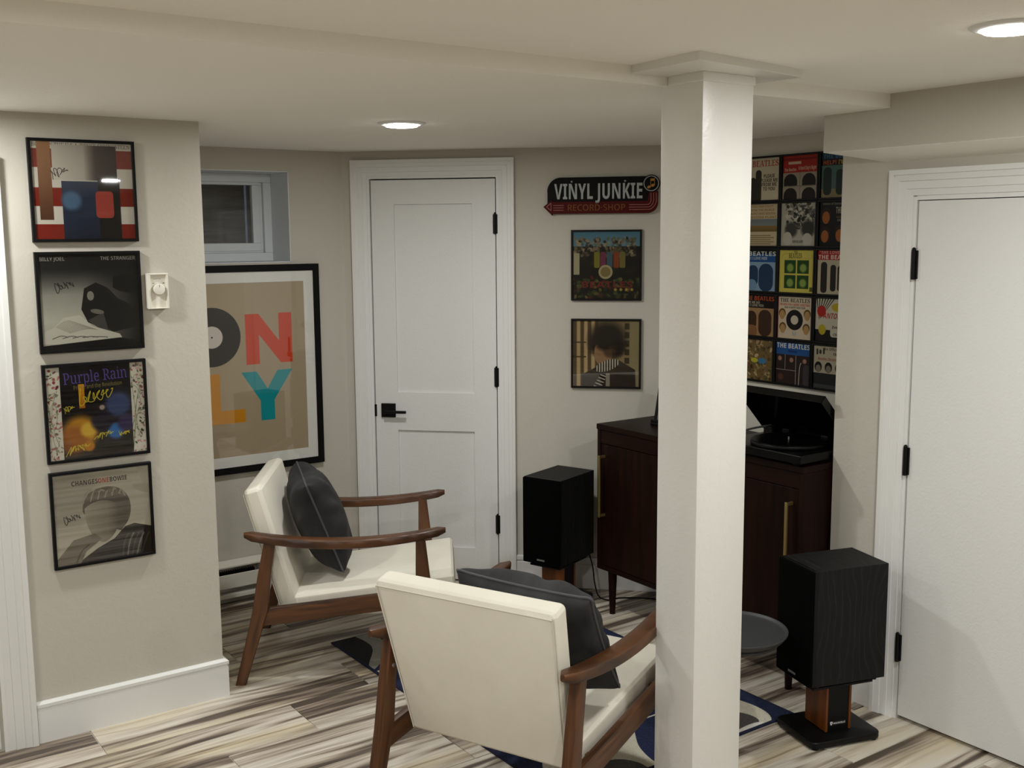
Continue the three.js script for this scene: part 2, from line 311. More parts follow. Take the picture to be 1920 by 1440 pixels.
{ // square post with a plate where it meets the ceiling
  const c = [V(2.2, 0, -2.206), V(2.402, 0, -2.206), V(2.402, 0, -2.374), V(2.2, 0, -2.374)], col = struct('column');
  const rings = [0, .6, 1.2, 1.8, BEAM + .001].map((y) => ring(V(2.301, y, -2.29), AX, AZ, .101, .084, .004, 2));
  part('post', metreUV(skin(rings, .5)), M.post, col);
  const s = new THREE.Shape([[2.05, 2.07], [2.53, 2.142], [2.52, 2.345], [2.062, 2.345]].map(([x, z]) => new THREE.Vector2(x, z)));
  part('ceiling_plate', metreUV(new THREE.ExtrudeGeometry(s, { depth: CEIL - 2.2445, bevelEnabled: true, bevelSize: .001, bevelThickness: .001, bevelSegments: 1 }).rotateX(-Math.PI / 2).translate(0, 2.2445, 0)), M.post, col);
  part('post_collar', rbox(2.196, 2.406, BEAM, 2.2445, -2.344, -2.202, .003), M.post, col);
}
// ---------------------------------------------------------------- downlights
for (const [x, z, y, k, label] of LAMPS) {
  const t = thing('downlight', label, 'ceiling light', [x, y, z], 0);
  part('trim_ring', new THREE.LatheGeometry([[.066, -.0005], [.066, -.006], [.072, -.009], [.084, -.006], [.092, -.002], [.0925, 0]].map(([a, b]) => new THREE.Vector2(a, b)), 48), M.trim, t);
  part('lens', new THREE.LatheGeometry([[0, -.016], [.05, -.0155], [.06, -.014], [.0655, -.009], [.066, -.001], [0, -.001]].map(([a, b]) => new THREE.Vector2(a, b)), 48), M.lamp, t);
  const l = new THREE.RectAreaLight(LAMP_COLOR, LAMP_POWER * k, .115, .115);
  l.position.set(x, y - .018, z); l.lookAt(x, 0, z); scene.add(l);
}

// ---------------------------------------------------------------- prints: plain stand-ins in the covers' colours, with their lettering
const dot = (x, cx, cy, r, col, a = 1) => { const g = x.createRadialGradient(cx, cy, 0, cx, cy, r); g.addColorStop(0, col); g.addColorStop(.6, col); g.addColorStop(1, col + '00'); x.globalAlpha = a; x.fillStyle = g; x.fillRect(cx - r, cy - r, 2 * r, 2 * r); x.globalAlpha = 1; };
const fill = (x, c, a, b, w, h) => { x.fillStyle = c; x.fillRect(a, b, w, h); };
const vgrad = (x, stops, a, b, w, h) => { const g = x.createLinearGradient(0, b, 0, b + h); stops.forEach(([t, c]) => g.addColorStop(t, c)); x.fillStyle = g; x.fillRect(a, b, w, h); };
const oval = (x, c, cx, cy, rx, ry, rot = 0) => { x.fillStyle = c; x.beginPath(); x.ellipse(cx, cy, rx, ry, rot, 0, 7); x.fill(); };
const poly = (x, c, pts) => { x.fillStyle = c; x.beginPath(); pts.forEach(([a, b], i) => (i ? x.lineTo(a, b) : x.moveTo(a, b))); x.closePath(); x.fill(); };
function text(x, s, cx, cy, size, col, o = {}) {
  x.save(); x.translate(cx, cy); if (o.rot) x.rotate(o.rot); x.font = (o.style ?? '') + ' ' + (o.weight ?? 'bold') + ' ' + size + 'px ' + (o.font ?? 'sans-serif');
  x.textAlign = o.align ?? 'center'; x.textBaseline = 'middle'; const w = x.measureText(s).width; x.scale(o.width ? o.width / w : 1, o.tall ?? 1);
  x.fillStyle = col; x.fillText(s, 0, 0); x.restore();
}
function scrawl(x, pts, col, w) { x.strokeStyle = col; x.lineWidth = w; x.lineCap = x.lineJoin = 'round'; x.beginPath(); pts.forEach(([a, b], i) => { if (!i) x.moveTo(a, b); else { const [p, q] = pts[i - 1]; x.quadraticCurveTo(p, q, (p + a) / 2, (q + b) / 2); } }); x.stroke(); }
function speckle(x, cols, n, a, b, w, h, r0, r1) { for (let i = 0; i < n; i++) { x.globalAlpha = R(.5, 1); oval(x, cols[Math.floor(rnd() * cols.length)], a + rnd() * w, b + rnd() * h, R(r0, r1), R(r0, r1) * 1.4, rnd() * 3); } x.globalAlpha = 1; }
function autograph(x, cx, cy, s, col, w, k) { const p = []; for (let i = 0; i < 20; i++) { const q = i / 19; p.push([cx + s * (q - .5) * 1.1 + s * .16 * Math.sin(i * (1.7 + .23 * k) + k), cy + s * .42 * Math.sin(i * (1.3 + .37 * k) + k * 1.7) * (1 - .7 * q) - s * .25 * q + (i % 5 === 2 ? s * .22 : 0)]); } scrawl(x, p, col, w); }
const ART = {
  stripes(x, S) {
    fill(x, '#d8d2c6', 0, 0, S, S);
    for (const y of [.075, .47, .845]) fill(x, '#86281c', 0, y * S, S, (y > .8 ? .16 : .19) * S);
    text(x, 'BORN IN THE U.S.A./BRUCE SPRINGSTEEN', S * .5, S * .035, S * .055, '#2a2018', { font: 'serif', weight: 'normal', width: S * .97 });
    vgrad(x, [[0, '#a87850'], [1, '#5a3a2a']], .06 * S, 0, .13 * S, .8 * S);
    const g = x.createLinearGradient(.18 * S, 0, .84 * S, 0); g.addColorStop(0, '#cfc8bd'); g.addColorStop(.5, '#bdb5ab'); g.addColorStop(.68, '#4a4140'); g.addColorStop(1, '#2d2523'); x.fillStyle = g; x.fillRect(.2 * S, .03 * S, .64 * S, .36 * S);
    vgrad(x, [[0, '#333f58'], [1, '#232a3a']], .28 * S, .4 * S, .38 * S, .6 * S); fill(x, '#25211f', .64 * S, .36 * S, .22 * S, .64 * S);
    dot(x, .37 * S, .6 * S, .12 * S, '#54708e'); x.fillStyle = '#b04a40'; x.beginPath(); x.roundRect(.61 * S, .5 * S, .18 * S, .28 * S, .04 * S); x.fill();
    autograph(x, .27 * S, .32 * S, .16 * S, '#151515', 3, 1);
  },
  greyRoom(x, S) {
    vgrad(x, [[0, '#20201f'], [.16, '#242423'], [.42, '#9b998f'], [.7, '#c4c1b4'], [1, '#a8a598']], 0, 0, S, S);
    const g = x.createLinearGradient(.45 * S, 0, S, 0); g.addColorStop(0, '#1c1c1b00'); g.addColorStop(.45, '#1c1c1b88'); g.addColorStop(1, '#1a1a19'); x.fillStyle = g; x.fillRect(.3 * S, 0, .7 * S, S);
    poly(x, '#191918', [[.74 * S, .24 * S], [.86 * S, .22 * S], [S, .3 * S], [S, .44 * S], [.8 * S, .4 * S], [.73 * S, .36 * S]]);
    poly(x, '#20201f', [[.44 * S, .36 * S], [.56 * S, .3 * S], [.68 * S, .36 * S], [.78 * S, .48 * S], [.98 * S, .58 * S], [S, .78 * S], [.7 * S, .84 * S], [.46 * S, .72 * S], [.4 * S, .58 * S]]);
    poly(x, '#4a4945', [[.46 * S, .7 * S], [.62 * S, .62 * S], [.66 * S, .8 * S], [.76 * S, .86 * S], [.68 * S, .88 * S]]); oval(x, '#8d8a80', .5 * S, .44 * S, .035 * S, .05 * S); oval(x, '#77746b', .56 * S, .61 * S, .07 * S, .025 * S, .2);
    poly(x, '#cfcbbd', [[0, .93 * S], [.03 * S, .8 * S], [.12 * S, .76 * S], [.22 * S, .66 * S], [.38 * S, .64 * S], [.5 * S, .76 * S], [.78 * S, .86 * S], [.8 * S, .9 * S], [.45 * S, .96 * S]]);
    for (let i = 0; i < 12; i++) scrawl(x, [[(.14 + .012 * i) * S, (.76 + .006 * i) * S], [(.24 + .02 * i) * S, (.69 + .008 * i) * S], [(.34 + .028 * i) * S, (.7 + .012 * i) * S]], '#6a6860', 1.5);
    for (let i = 0; i < 5; i++) scrawl(x, [[(.1 + .1 * i) * S, .88 * S], [(.2 + .1 * i) * S, (.84 + .01 * i) * S], [(.3 + .1 * i) * S, .9 * S]], '#57554e', 4);
    poly(x, '#121211', [[0, S], [0, .95 * S], [.3 * S, .93 * S], [.78 * S, .9 * S], [S, .95 * S], [S, S]]);
    text(x, 'BILLY JOEL', .14 * S, .045 * S, .055 * S, '#b9b7ad', { weight: 'normal', width: .25 * S }); text(x, 'THE STRANGER', .8 * S, .045 * S, .055 * S, '#b9b7ad', { weight: 'normal', width: .36 * S });
    autograph(x, .25 * S, .34 * S, .17 * S, '#222222', 3.5, 2);
  },
  purple(x, S) {
    fill(x, '#0d0b0e', 0, 0, S, S);
    dot(x, .32 * S, .72 * S, .22 * S, '#c58a1e'); dot(x, .24 * S, .8 * S, .2 * S, '#a05a18', .8); dot(x, .4 * S, .7 * S, .1 * S, '#e0b63a'); vgrad(x, [[0, '#d89a1e'], [1, '#b46a14']], .32 * S, .2 * S, .06 * S, .26 * S);
    dot(x, .72 * S, .45 * S, .17 * S, '#3b4a72'); dot(x, .68 * S, .74 * S, .11 * S, '#2f6fb5'); dot(x, .8 * S, .66 * S, .12 * S, '#39305a'); dot(x, .54 * S, .62 * S, .13 * S, '#17152a'); dot(x, .55 * S, .47 * S, .035 * S, '#b09a88'); dot(x, .4 * S, .88 * S, .07 * S, '#c8811c');
    for (const a of [0, .86]) { fill(x, '#ddd8c8', a * S, 0, .14 * S, S); speckle(x, ['#4d5a3c', '#7f8a66', '#5a2026', '#b04a50', '#d9949a', '#8e2830', '#39432f'], 95, a * S + 4, 0, .14 * S - 8, S, 2, 8); for (let i = 0; i < 8; i++) scrawl(x, [[a * S, rnd() * S], [(a + .07) * S, rnd() * S], [(a + .13) * S, rnd() * S]], '#6c7a58', 2); }
    text(x, 'Purple Rain', .5 * S, .12 * S, .17 * S, '#5f4d9e', { font: 'serif', style: 'italic', weight: 'normal', width: .66 * S, rot: -.05 });
    text(x, 'Prince and the Revolution', .52 * S, .225 * S, .06 * S, '#9a8a50', { style: 'italic', weight: 'normal', width: .5 * S, rot: -.04 });
    autograph(x, .5 * S, .36 * S, .3 * S, '#d9c93a', 4, 3); autograph(x, .22 * S, .46 * S, .1 * S, '#d9c93a', 3, 1); autograph(x, .56 * S, .78 * S, .16 * S, '#d9c93a', 3.5, 4); autograph(x, .3 * S, .9 * S, .2 * S, '#d9c93a', 3.5, 5); autograph(x, .77 * S, .78 * S, .1 * S, '#d9c93a', 3, 6);
  },
  portrait(x, S) {
    vgrad(x, [[0, '#b3ac9b'], [1, '#cbc4b2']], 0, 0, S, S); dot(x, .12 * S, .25 * S, .4 * S, '#8f897c', .5);
    poly(x, '#26241f', [[.2 * S, S], [.42 * S, .86 * S], [.6 * S, .78 * S], [.72 * S, .66 * S], [.82 * S, .64 * S], [S, .7 * S], [S, S]]);
    for (let i = 0; i < 5; i++) scrawl(x, [[(.68 + .05 * i) * S, S], [(.7 + .06 * i) * S, .82 * S], [(.8 + .05 * i) * S, (.68 + .01 * i) * S]], i % 2 ? '#6d685c' : '#45413a', 9);
    x.fillStyle = '#5d584e'; x.beginPath(); x.moveTo(.29 * S, .44 * S); x.bezierCurveTo(.26 * S, .12 * S, .8 * S, .08 * S, .79 * S, .46 * S); x.bezierCurveTo(.78 * S, .62 * S, .7 * S, .66 * S, .68 * S, .7 * S); x.lineTo(.4 * S, .6 * S); x.fill();
    { const f = x.createLinearGradient(.3 * S, 0, .7 * S, 0); f.addColorStop(0, '#a49d8c'); f.addColorStop(.6, '#8a8374'); f.addColorStop(1, '#4e4a42'); x.fillStyle = f; } x.beginPath(); x.moveTo(.31 * S, .4 * S); x.bezierCurveTo(.42 * S, .3 * S, .6 * S, .32 * S, .66 * S, .42 * S); x.bezierCurveTo(.7 * S, .6 * S, .6 * S, .8 * S, .48 * S, .8 * S); x.bezierCurveTo(.36 * S, .76 * S, .3 * S, .56 * S, .31 * S, .4 * S); x.fill();
    for (let i = 0; i < 16; i++) scrawl(x, [[(.3 + .025 * i) * S, (.34 - .004 * i) * S], [(.34 + .024 * i) * S, (.2 + .03 * Math.sin(i)) * S], [(.44 + .022 * i) * S, (.22 + .012 * i) * S]], i % 3 ? '#716b5e' : '#9a9382', 9);
    poly(x, '#7d7768', [[0, S], [0, .93 * S], [.18 * S, .73 * S], [.4 * S, .69 * S], [.47 * S, .76 * S], [.3 * S, .88 * S], [.24 * S, S]]); scrawl(x, [[.2 * S, .98 * S], [.26 * S, .84 * S], [.4 * S, .78 * S]], '#57524a', 8);
    text(x, 'CHANGES', .325 * S, .115 * S, .07 * S, '#1b1a1a', { width: .275 * S }); text(x, 'ONE', .52 * S, .115 * S, .07 * S, '#a3231e', { width: .12 * S }); text(x, 'BOWIE', .675 * S, .115 * S, .07 * S, '#1b1a1a', { width: .19 * S });
    autograph(x, .18 * S, .5 * S, .15 * S, '#151515', 3.5, 2);
  },
  crowd(x, S) {
    vgrad(x, [[0, '#56859c'], [.25, '#6c97a8'], [1, '#1d1f16']], 0, 0, S, S); fill(x, '#1d1c16', 0, .22 * S, S, .78 * S);
    speckle(x, ['#8a7a60', '#5c4a3a', '#b09a7c', '#3a3128', '#6f6a4a', '#2a2520', '#a38f78'], 190, .03 * S, .1 * S, .9 * S, .28 * S, 7, 14); speckle(x, ['#222018', '#2c2a1f', '#191712'], 60, 0, .38 * S, S, .25 * S, 14, 30);
    for (const [c, a] of [['#87802e', .36], ['#7d3a54', .45], ['#4d6474', .55], ['#944626', .65], ['#7d763c', .74]]) { x.fillStyle = c; x.beginPath(); x.roundRect((a - .042) * S, .3 * S, .085 * S, .24 * S, 14); x.fill(); }
    fill(x, '#b9b08c', .01 * S, .32 * S, .09 * S, .32 * S); speckle(x, ['#3f4a28', '#56602f', '#6a2a24', '#2c3018', '#7a6a3a'], 110, 0, .68 * S, S, .32 * S, 5, 16);
    oval(x, '#b9ad85', .49 * S, .6 * S, .105 * S, .105 * S); oval(x, '#8d7c4a', .49 * S, .6 * S, .075 * S, .075 * S);
    text(x, 'BEATLES', .51 * S, .79 * S, .13 * S, '#7f2b24', { width: .78 * S }); text(x, '* * * *', .76 * S, .88 * S, .1 * S, '#c9a94a', { width: .3 * S });
  },
  coat(x, S) {
    vgrad(x, [[0, '#8a7550'], [1, '#9c8a66']], 0, 0, S, S);
    for (let i = 0; i < 7; i++) { fill(x, i % 2 ? '#c8ab7c' : '#5d4a30', (.01 + i * .055) * S, 0, .045 * S, S); } for (let i = 0; i < 7; i++) fill(x, '#403924', .78 * S, (.04 + i * .13) * S, .07 * S, .09 * S); fill(x, '#9d8f68', .86 * S, 0, .14 * S, S); for (const y of [.32, .54]) fill(x, '#4a3a26', 0, y * S, .2 * S, .02 * S);
    dot(x, .52 * S, .3 * S, .34 * S, '#2a221b'); dot(x, .64 * S, .4 * S, .18 * S, '#241d18'); dot(x, .44 * S, .36 * S, .22 * S, '#2a221b'); oval(x, '#a07c5a', .46 * S, .49 * S, .135 * S, .2 * S); dot(x, .56 * S, .46 * S, .12 * S, '#4a3626', .8); dot(x, .47 * S, .32 * S, .16 * S, '#2a221b');
    poly(x, '#3a2f25', [[.13 * S, S], [.14 * S, .82 * S], [.4 * S, .68 * S], [.7 * S, .6 * S], [.94 * S, .74 * S], [.95 * S, S]]);
    x.save(); x.beginPath(); x.ellipse(.52 * S, .68 * S, .19 * S, .08 * S, -.35, 0, 7); x.clip(); for (let i = -8; i < 34; i++) fill(x, i % 2 ? '#d8cfbc' : '#1d1a18', .3 * S + i * 10, .5 * S, 9, .35 * S); x.restore();
    x.save(); x.beginPath(); x.moveTo(.44 * S, .78 * S); x.lineTo(.55 * S, .78 * S); x.lineTo(.44 * S, S); x.lineTo(.31 * S, S); x.clip(); for (let i = 0; i < 20; i++) { x.save(); x.translate(.4 * S, .78 * S + i * 13); x.rotate(.35); fill(x, i % 2 ? '#d8cfbc' : '#1d1a18', -80, 0, 220, 7); x.restore(); } x.restore(); fill(x, '#9d9484', .5 * S, .8 * S, .06 * S, .2 * S);
  },
};
const blobs = (x, c, list) => list.forEach(([a, b, w, h]) => { x.fillStyle = c; x.beginPath(); x.roundRect(a, b, w, h, Math.min(w, h) * .45); x.fill(); });
const SLEEVES = [
  ['cream sleeve with red heading and black song lines', (x, S) => { fill(x, '#c9c0ac', 0, 0, S, S); text(x, 'BEATLES', .56 * S, .13 * S, .2 * S, '#a83a2e', { font: 'serif', width: .8 * S }); blobs(x, '#35302a', [[.1 * S, .45 * S, .18 * S, .6 * S], [.27 * S, .28 * S, .18 * S, .75 * S]]); ['PLEASE', 'PLEASE ME', 'FROM ME', 'TO YOU'].forEach((s, i) => text(x, s, .68 * S, (.43 + i * .1) * S, .1 * S, '#1d1a18', { tall: 1.1 })); }],
  ['red topped sleeve with four dark domes in a grid', (x, S) => { fill(x, '#9f9688', 0, 0, S, S); fill(x, '#a3291e', 0, 0, S, .39 * S); fill(x, '#7c1a14', 0, .06 * S, S, .05 * S); text(x, 'The Beatles', .22 * S, .32 * S, .1 * S, '#cdb8a4', { width: .34 * S }); text(x, "A Hard Day's Night", .7 * S, .3 * S, .11 * S, '#cdb8a4', { width: .5 * S }); fill(x, '#cdb8a4', .16 * S, .14 * S, .36 * S, .06 * S); for (const [a, b] of [[.04, .42], [.56, .42], [.04, .74], [.56, .74]]) { x.fillStyle = '#221d1b'; x.beginPath(); x.roundRect(a * S, b * S, .38 * S, .27 * S, [S * .18, S * .18, 4, 4]); x.fill(); } fill(x, '#6a635a', .49 * S, .39 * S, 3, .61 * S); fill(x, '#6a635a', 0, .695 * S, S, 3); }],
  ['sleeve with orange heading between blue and teal', (x, S) => { fill(x, '#4d6f6d', 0, 0, S, S); fill(x, '#1c3450', 0, 0, S, .16 * S); text(x, 'THE BEATLES', .5 * S, .08 * S, .13 * S, '#3f78a0', { width: .92 * S }); fill(x, '#151210', 0, .15 * S, S, .13 * S); text(x, 'HELP!', .22 * S, .215 * S, .13 * S, '#c2622a', { width: .36 * S }); text(x, "I'M DOWN", .7 * S, .215 * S, .13 * S, '#c9a83e', { width: .5 * S }); fill(x, '#8e8160', 0, .8 * S, S, .2 * S); blobs(x, '#23302f', [[.06 * S, .32 * S, .22 * S, .62 * S], [.4 * S, .38 * S, .2 * S, .56 * S], [.7 * S, .3 * S, .22 * S, .66 * S]]); }],
  ['cream sleeve of brown print with a grey blue band', (x, S) => { fill(x, '#bdb096', 0, 0, S, S); ['STEREO HIGH FIDELITY', 'FROM THE WORLD', "EUROPE'S MOST MODERN", 'PRESSING PLANT'].forEach((s, i) => text(x, s, .5 * S, (.06 + .085 * i) * S, .075 * S, '#94713a', { width: (.7 + .06 * i) * S })); vgrad(x, [[0, '#6f7a84'], [.5, '#7d8288'], [.55, '#8a6a4a'], [1, '#6a5a2a']], 0, .36 * S, S, .3 * S); for (let i = 0; i < 5; i++) fill(x, '#8a744c', .08 * S, (.74 + .05 * i) * S, (.7 + .1 * (i % 2)) * S, 6); }],
  ['black and white sleeve crowded with grey shapes', (x, S) => { fill(x, '#a9a79e', 0, 0, S, S); speckle(x, ['#1d1d1c', '#3a3a38', '#6d6c67', '#c2c0b6', '#2a2a29'], 130, .15 * S, 0, .8 * S, .6 * S, 4, 14); dot(x, .3 * S, .62 * S, .22 * S, '#3d3d3b'); dot(x, .78 * S, .6 * S, .24 * S, '#33332f'); oval(x, '#b5b3aa', .2 * S, .83 * S, .13 * S, .16 * S); oval(x, '#b5b3aa', .76 * S, .86 * S, .14 * S, .16 * S); text(x, 'REVOLVER', .5 * S, .9 * S, .08 * S, '#1d1d1c', { width: .3 * S }); }],
  ['black sleeve with white heading and four orange ovals', (x, S) => { fill(x, '#0b0a0a', 0, 0, S, S); text(x, 'Voices of tomorrow today', .5 * S, .05 * S, .07 * S, '#8a867c', { style: 'italic', width: .84 * S }); text(x, 'THE BEATLES', .72 * S, .2 * S, .2 * S, '#aaa690', { width: .56 * S }); text(x, 'NOWHERE MAN', .72 * S, .35 * S, .07 * S, '#8a5a4a'); text(x, 'DRIVE MY CAR', .72 * S, .42 * S, .07 * S, '#8a8478'); for (const [a, b] of [[.18, .36], [.16, .78], [.55, .76], [.9, .78]]) { oval(x, '#2a1a10', a * S, (b - .06) * S, .13 * S, .17 * S); oval(x, '#a0602f', a * S, b * S, .1 * S, .14 * S); } }],
  ['blue sleeve with white heading and pale blue figures', (x, S) => { fill(x, '#1f4f8f', 0, 0, S, S); fill(x, '#101418', 0, 0, S, .1 * S); text(x, 'BEATLES', .55 * S, .1 * S, .15 * S, '#d0d2d0', { width: .86 * S }); text(x, 'AND I LOVE HER', .36 * S, .21 * S, .1 * S, '#b7c0c8', { width: .7 * S }); fill(x, '#7f9cba', 0, .3 * S, S, .7 * S); blobs(x, '#223a5e', [[.12 * S, .38 * S, .32 * S, .5 * S], [.46 * S, .34 * S, .44 * S, .66 * S]]); blobs(x, '#6e8fb4', [[.1 * S, .72 * S, .3 * S, .3 * S]]); }],
  ['yellow sleeve with four green squares', (x, S) => { fill(x, '#c3b95a', 0, 0, S, S); text(x, 'THE', .47 * S, .05 * S, .06 * S, '#2d3a1a'); text(x, 'BEATLES', .46 * S, .14 * S, .16 * S, '#2d3018', { font: 'serif', width: .38 * S }); for (const [a, b] of [[.15, .24], [.52, .24], [.15, .59], [.52, .59]]) { fill(x, '#20421c', a * S, b * S, .33 * S, .31 * S); dot(x, (a + .17) * S, (b + .18) * S, .12 * S, '#7f9a4c'); } fill(x, '#4c5a26', .88 * S, .86 * S, .1 * S, .1 * S); scrawl(x, [[.08 * S, .2 * S], [.1 * S, .1 * S], [.26 * S, .08 * S], [.7 * S, .2 * S], [.95 * S, .2 * S], [.92 * S, .04 * S]], '#a79a3c', 3); }],
  ['sleeve with red heading band above dark figures', (x, S) => { fill(x, '#bdb4a4', 0, 0, S, S); fill(x, '#a31f22', 0, 0, S, .22 * S); text(x, '"SHE LOVES YOU"', .5 * S, .05 * S, .1 * S, '#d6a79c', { width: .9 * S }); text(x, 'THE BEATLES', .5 * S, .16 * S, .13 * S, '#e0d8cc', { width: .96 * S }); blobs(x, '#2a2624', [[.1 * S, .27 * S, .17 * S, .7 * S], [.36 * S, .33 * S, .15 * S, .6 * S], [.55 * S, .35 * S, .14 * S, .57 * S], [.78 * S, .37 * S, .15 * S, .54 * S]]); }],
  ['sepia sleeve with orange heading on black', (x, S) => { fill(x, '#141110', 0, 0, S, S); text(x, 'THE BEATLES', .5 * S, .09 * S, .14 * S, '#b4502a', { width: .94 * S }); text(x, 'LOVE ME DO', .3 * S, .19 * S, .08 * S, '#b8b0a2'); text(x, 'P.S. I LOVE YOU', .36 * S, .26 * S, .08 * S, '#b8b0a2'); fill(x, '#9a7a58', 0, .32 * S, S, .68 * S); blobs(x, '#3d2a1d', [[.1 * S, .4 * S, .34 * S, .45 * S], [.5 * S, .36 * S, .4 * S, .64 * S]]); blobs(x, '#7d5a3c', [[.06 * S, .74 * S, .4 * S, .3 * S]]); }],
  ['cream sleeve with black record and four tan ovals', (x, S) => { fill(x, '#c4b7a6', 0, 0, S, S); fill(x, '#8a3a34', 0, 0, .03 * S, S); text(x, 'THE BEATLES', .5 * S, .09 * S, .13 * S, '#1b1716', { font: 'serif', width: .86 * S }); text(x, 'WE WISH YOU A MERRY CHRISTMAS', .5 * S, .19 * S, .075 * S, '#9a2e28', { width: .86 * S }); text(x, 'AND A HAPPY NEW YEAR', .5 * S, .26 * S, .07 * S, '#3c4038', { width: .6 * S }); oval(x, '#171516', .5 * S, .55 * S, .24 * S, .24 * S); oval(x, '#c0b9ae', .5 * S, .55 * S, .11 * S, .11 * S); for (const [a, b] of [[.14, .44], [.86, .44], [.16, .77], [.84, .77]]) { oval(x, '#5a4224', a * S, (b - .04) * S, .1 * S, .11 * S); oval(x, '#a8875a', a * S, b * S, .08 * S, .11 * S); } text(x, 'M', .5 * S, .88 * S, .14 * S, '#8fa0a4'); }],
  ['white sleeve with black rays and red letters', (x, S) => { fill(x, '#c7c3b8', 0, 0, S, S); for (let i = 0; i < 7; i++) poly(x, '#191818', [[.1 * S, .5 * S], [(.02 + i * .08) * S, 0], [(.05 + i * .08) * S, 0]]); fill(x, '#1c1b1c', 0, .72 * S, S, .28 * S); oval(x, '#b02a22', .17 * S, .3 * S, .12 * S, .13 * S); oval(x, '#b9a92e', .62 * S, .2 * S, .18 * S, .1 * S); oval(x, '#b9a92e', .2 * S, .72 * S, .1 * S, .12 * S); text(x, 'PANTOMIME', .55 * S, .4 * S, .17 * S, '#a2302a', { width: .84 * S, style: 'italic' }); x.fillStyle = '#c7c3b8'; x.beginPath(); x.roundRect(.42 * S, .58 * S, .56 * S, .3 * S, 18); x.fill(); ["Everywhere", "It's", "Christmas"].forEach((s, i) => text(x, s, .7 * S, (.65 + .085 * i) * S, .085 * S, '#1c1b1c', { style: 'italic' })); }],
  ['sleeve of mottled ochre and olive', (x, S) => { fill(x, '#6d5c3c', 0, 0, S, S); speckle(x, ['#a8946a', '#5a4a30', '#8d7a4a', '#4a4a30', '#c0ac84', '#6a4a2a', '#38301f'], 200, 0, 0, S, S, 4, 12); oval(x, '#b5b03a', .42 * S, .52 * S, .11 * S, .06 * S); oval(x, '#3f74a0', .66 * S, .52 * S, .13 * S, .07 * S); }],
  ['sleeve with blue heading band above dark panels', (x, S) => { fill(x, '#2b2020', 0, 0, S, S); vgrad(x, [[0, '#1f4a94'], [1, '#24508f']], 0, 0, S, .3 * S); text(x, 'THE BEATLES', .5 * S, .09 * S, .16 * S, '#cfd0cc', { width: .96 * S }); fill(x, '#16386f', .36 * S, .19 * S, .26 * S, .05 * S); fill(x, '#9a9490', .27 * S, .3 * S, 3, .36 * S); fill(x, '#9a9490', .58 * S, .3 * S, 4, .7 * S); fill(x, '#9a9490', 0, .66 * S, .58 * S, 3); scrawl(x, [[.68 * S, S], [.7 * S, .5 * S], [.78 * S, .44 * S]], '#b0aaa4', 5); for (const [a, b] of [[.12, .4], [.46, .42], [.84, .42]]) dot(x, a * S, b * S, .07 * S, '#9a7464'); blobs(x, '#3c3a3e', [[.8 * S, .5 * S, .2 * S, .5 * S]]); dot(x, .15 * S, .84 * S, .1 * S, '#54362e'); }],
  ['cream sleeve with red script above a dark row', (x, S) => { fill(x, '#b7b0a0', 0, 0, S, S); text(x, 'The Official', .48 * S, .08 * S, .08 * S, '#3c3832'); text(x, 'FAN CLUB', .72 * S, .18 * S, .1 * S, '#1c1a18', { width: .36 * S }); blobs(x, '#3c3832', [[.08 * S, .08 * S, .05 * S, .14 * S], [.16 * S, .1 * S, .06 * S, .1 * S], [.26 * S, .06 * S, .05 * S, .14 * S]]); text(x, 'Beatles Christmas Record', .54 * S, .31 * S, .09 * S, '#8e3c2c', { width: .84 * S, style: 'italic' }); fill(x, '#26282a', 0, .64 * S, S, .36 * S); for (const a of [.14, .42, .7, .97]) { oval(x, '#1a1818', a * S, .5 * S, .1 * S, .12 * S); oval(x, '#7d7870', a * S, .54 * S, .07 * S, .09 * S); } fill(x, '#44474a', 0, .9 * S, S, .1 * S); }],
];

// a square picture: front at local z, hung in the plane local x-y, centre at origin
function picture(root, w, h, bar, depth, mat, printMat, glass = true, inset = 0) {
  const W = w / 2, H = h / 2;
  const prof = [[0, 0], [bar, 0], [bar, depth - .001], [bar - .001, depth], [.0015, depth], [0, depth - .0015]];
  const at = (q) => prof.map(([u, t]) => V(...[[-W + u, H - u], [W - u, H - u], [W - u, -H + u], [-W + u, -H + u]][q], t));
  const ringG = merge([0, 1, 2, 3].map((k) => metreUV(skin([at(k), at((k + 1) % 4)], .3))));
  part('picture_frame', ringG, mat, root);
  const a = W - bar + .001, b = H - bar + .001, g = new THREE.BoxGeometry(2 * (a - inset), 2 * (b - inset), .002), p = g.attributes.position, uv = g.attributes.uv;
  for (let i = 0; i < p.count; i++) uv.setXY(i, p.getX(i) / (2 * (a - inset)) + .5, p.getY(i) / (2 * (b - inset)) + .5);
  const print = part('print', g, printMat, root); print.position.z = depth - .009;
  if (inset) part('mount', merge([box(-a, a, b - inset, b, -.0015, .0015), box(-a, a, -b, -b + inset, -.0015, .0015), box(-a, -a + inset, -b + inset, b - inset, -.0015, .0015), box(a - inset, a, -b + inset, b - inset, -.0015, .0015)]), M.mat, root).position.z = depth - .0075;
  if (glass) { const gl = part('glass', box(-a, a, -b, b, -.0008, .0008), M.glass, root); gl.position.z = depth - .0042; }
  part('backing', box(-a, a, -b, b, .001, .004), M.black, root);
}
const printOf = (draw, S = 512) => phys({ map: canvasTex(S, S, (x) => { x.save(); draw(x, S); x.restore(); }), color: '#d6d6d2', roughness: .6, specularIntensity: .15 });
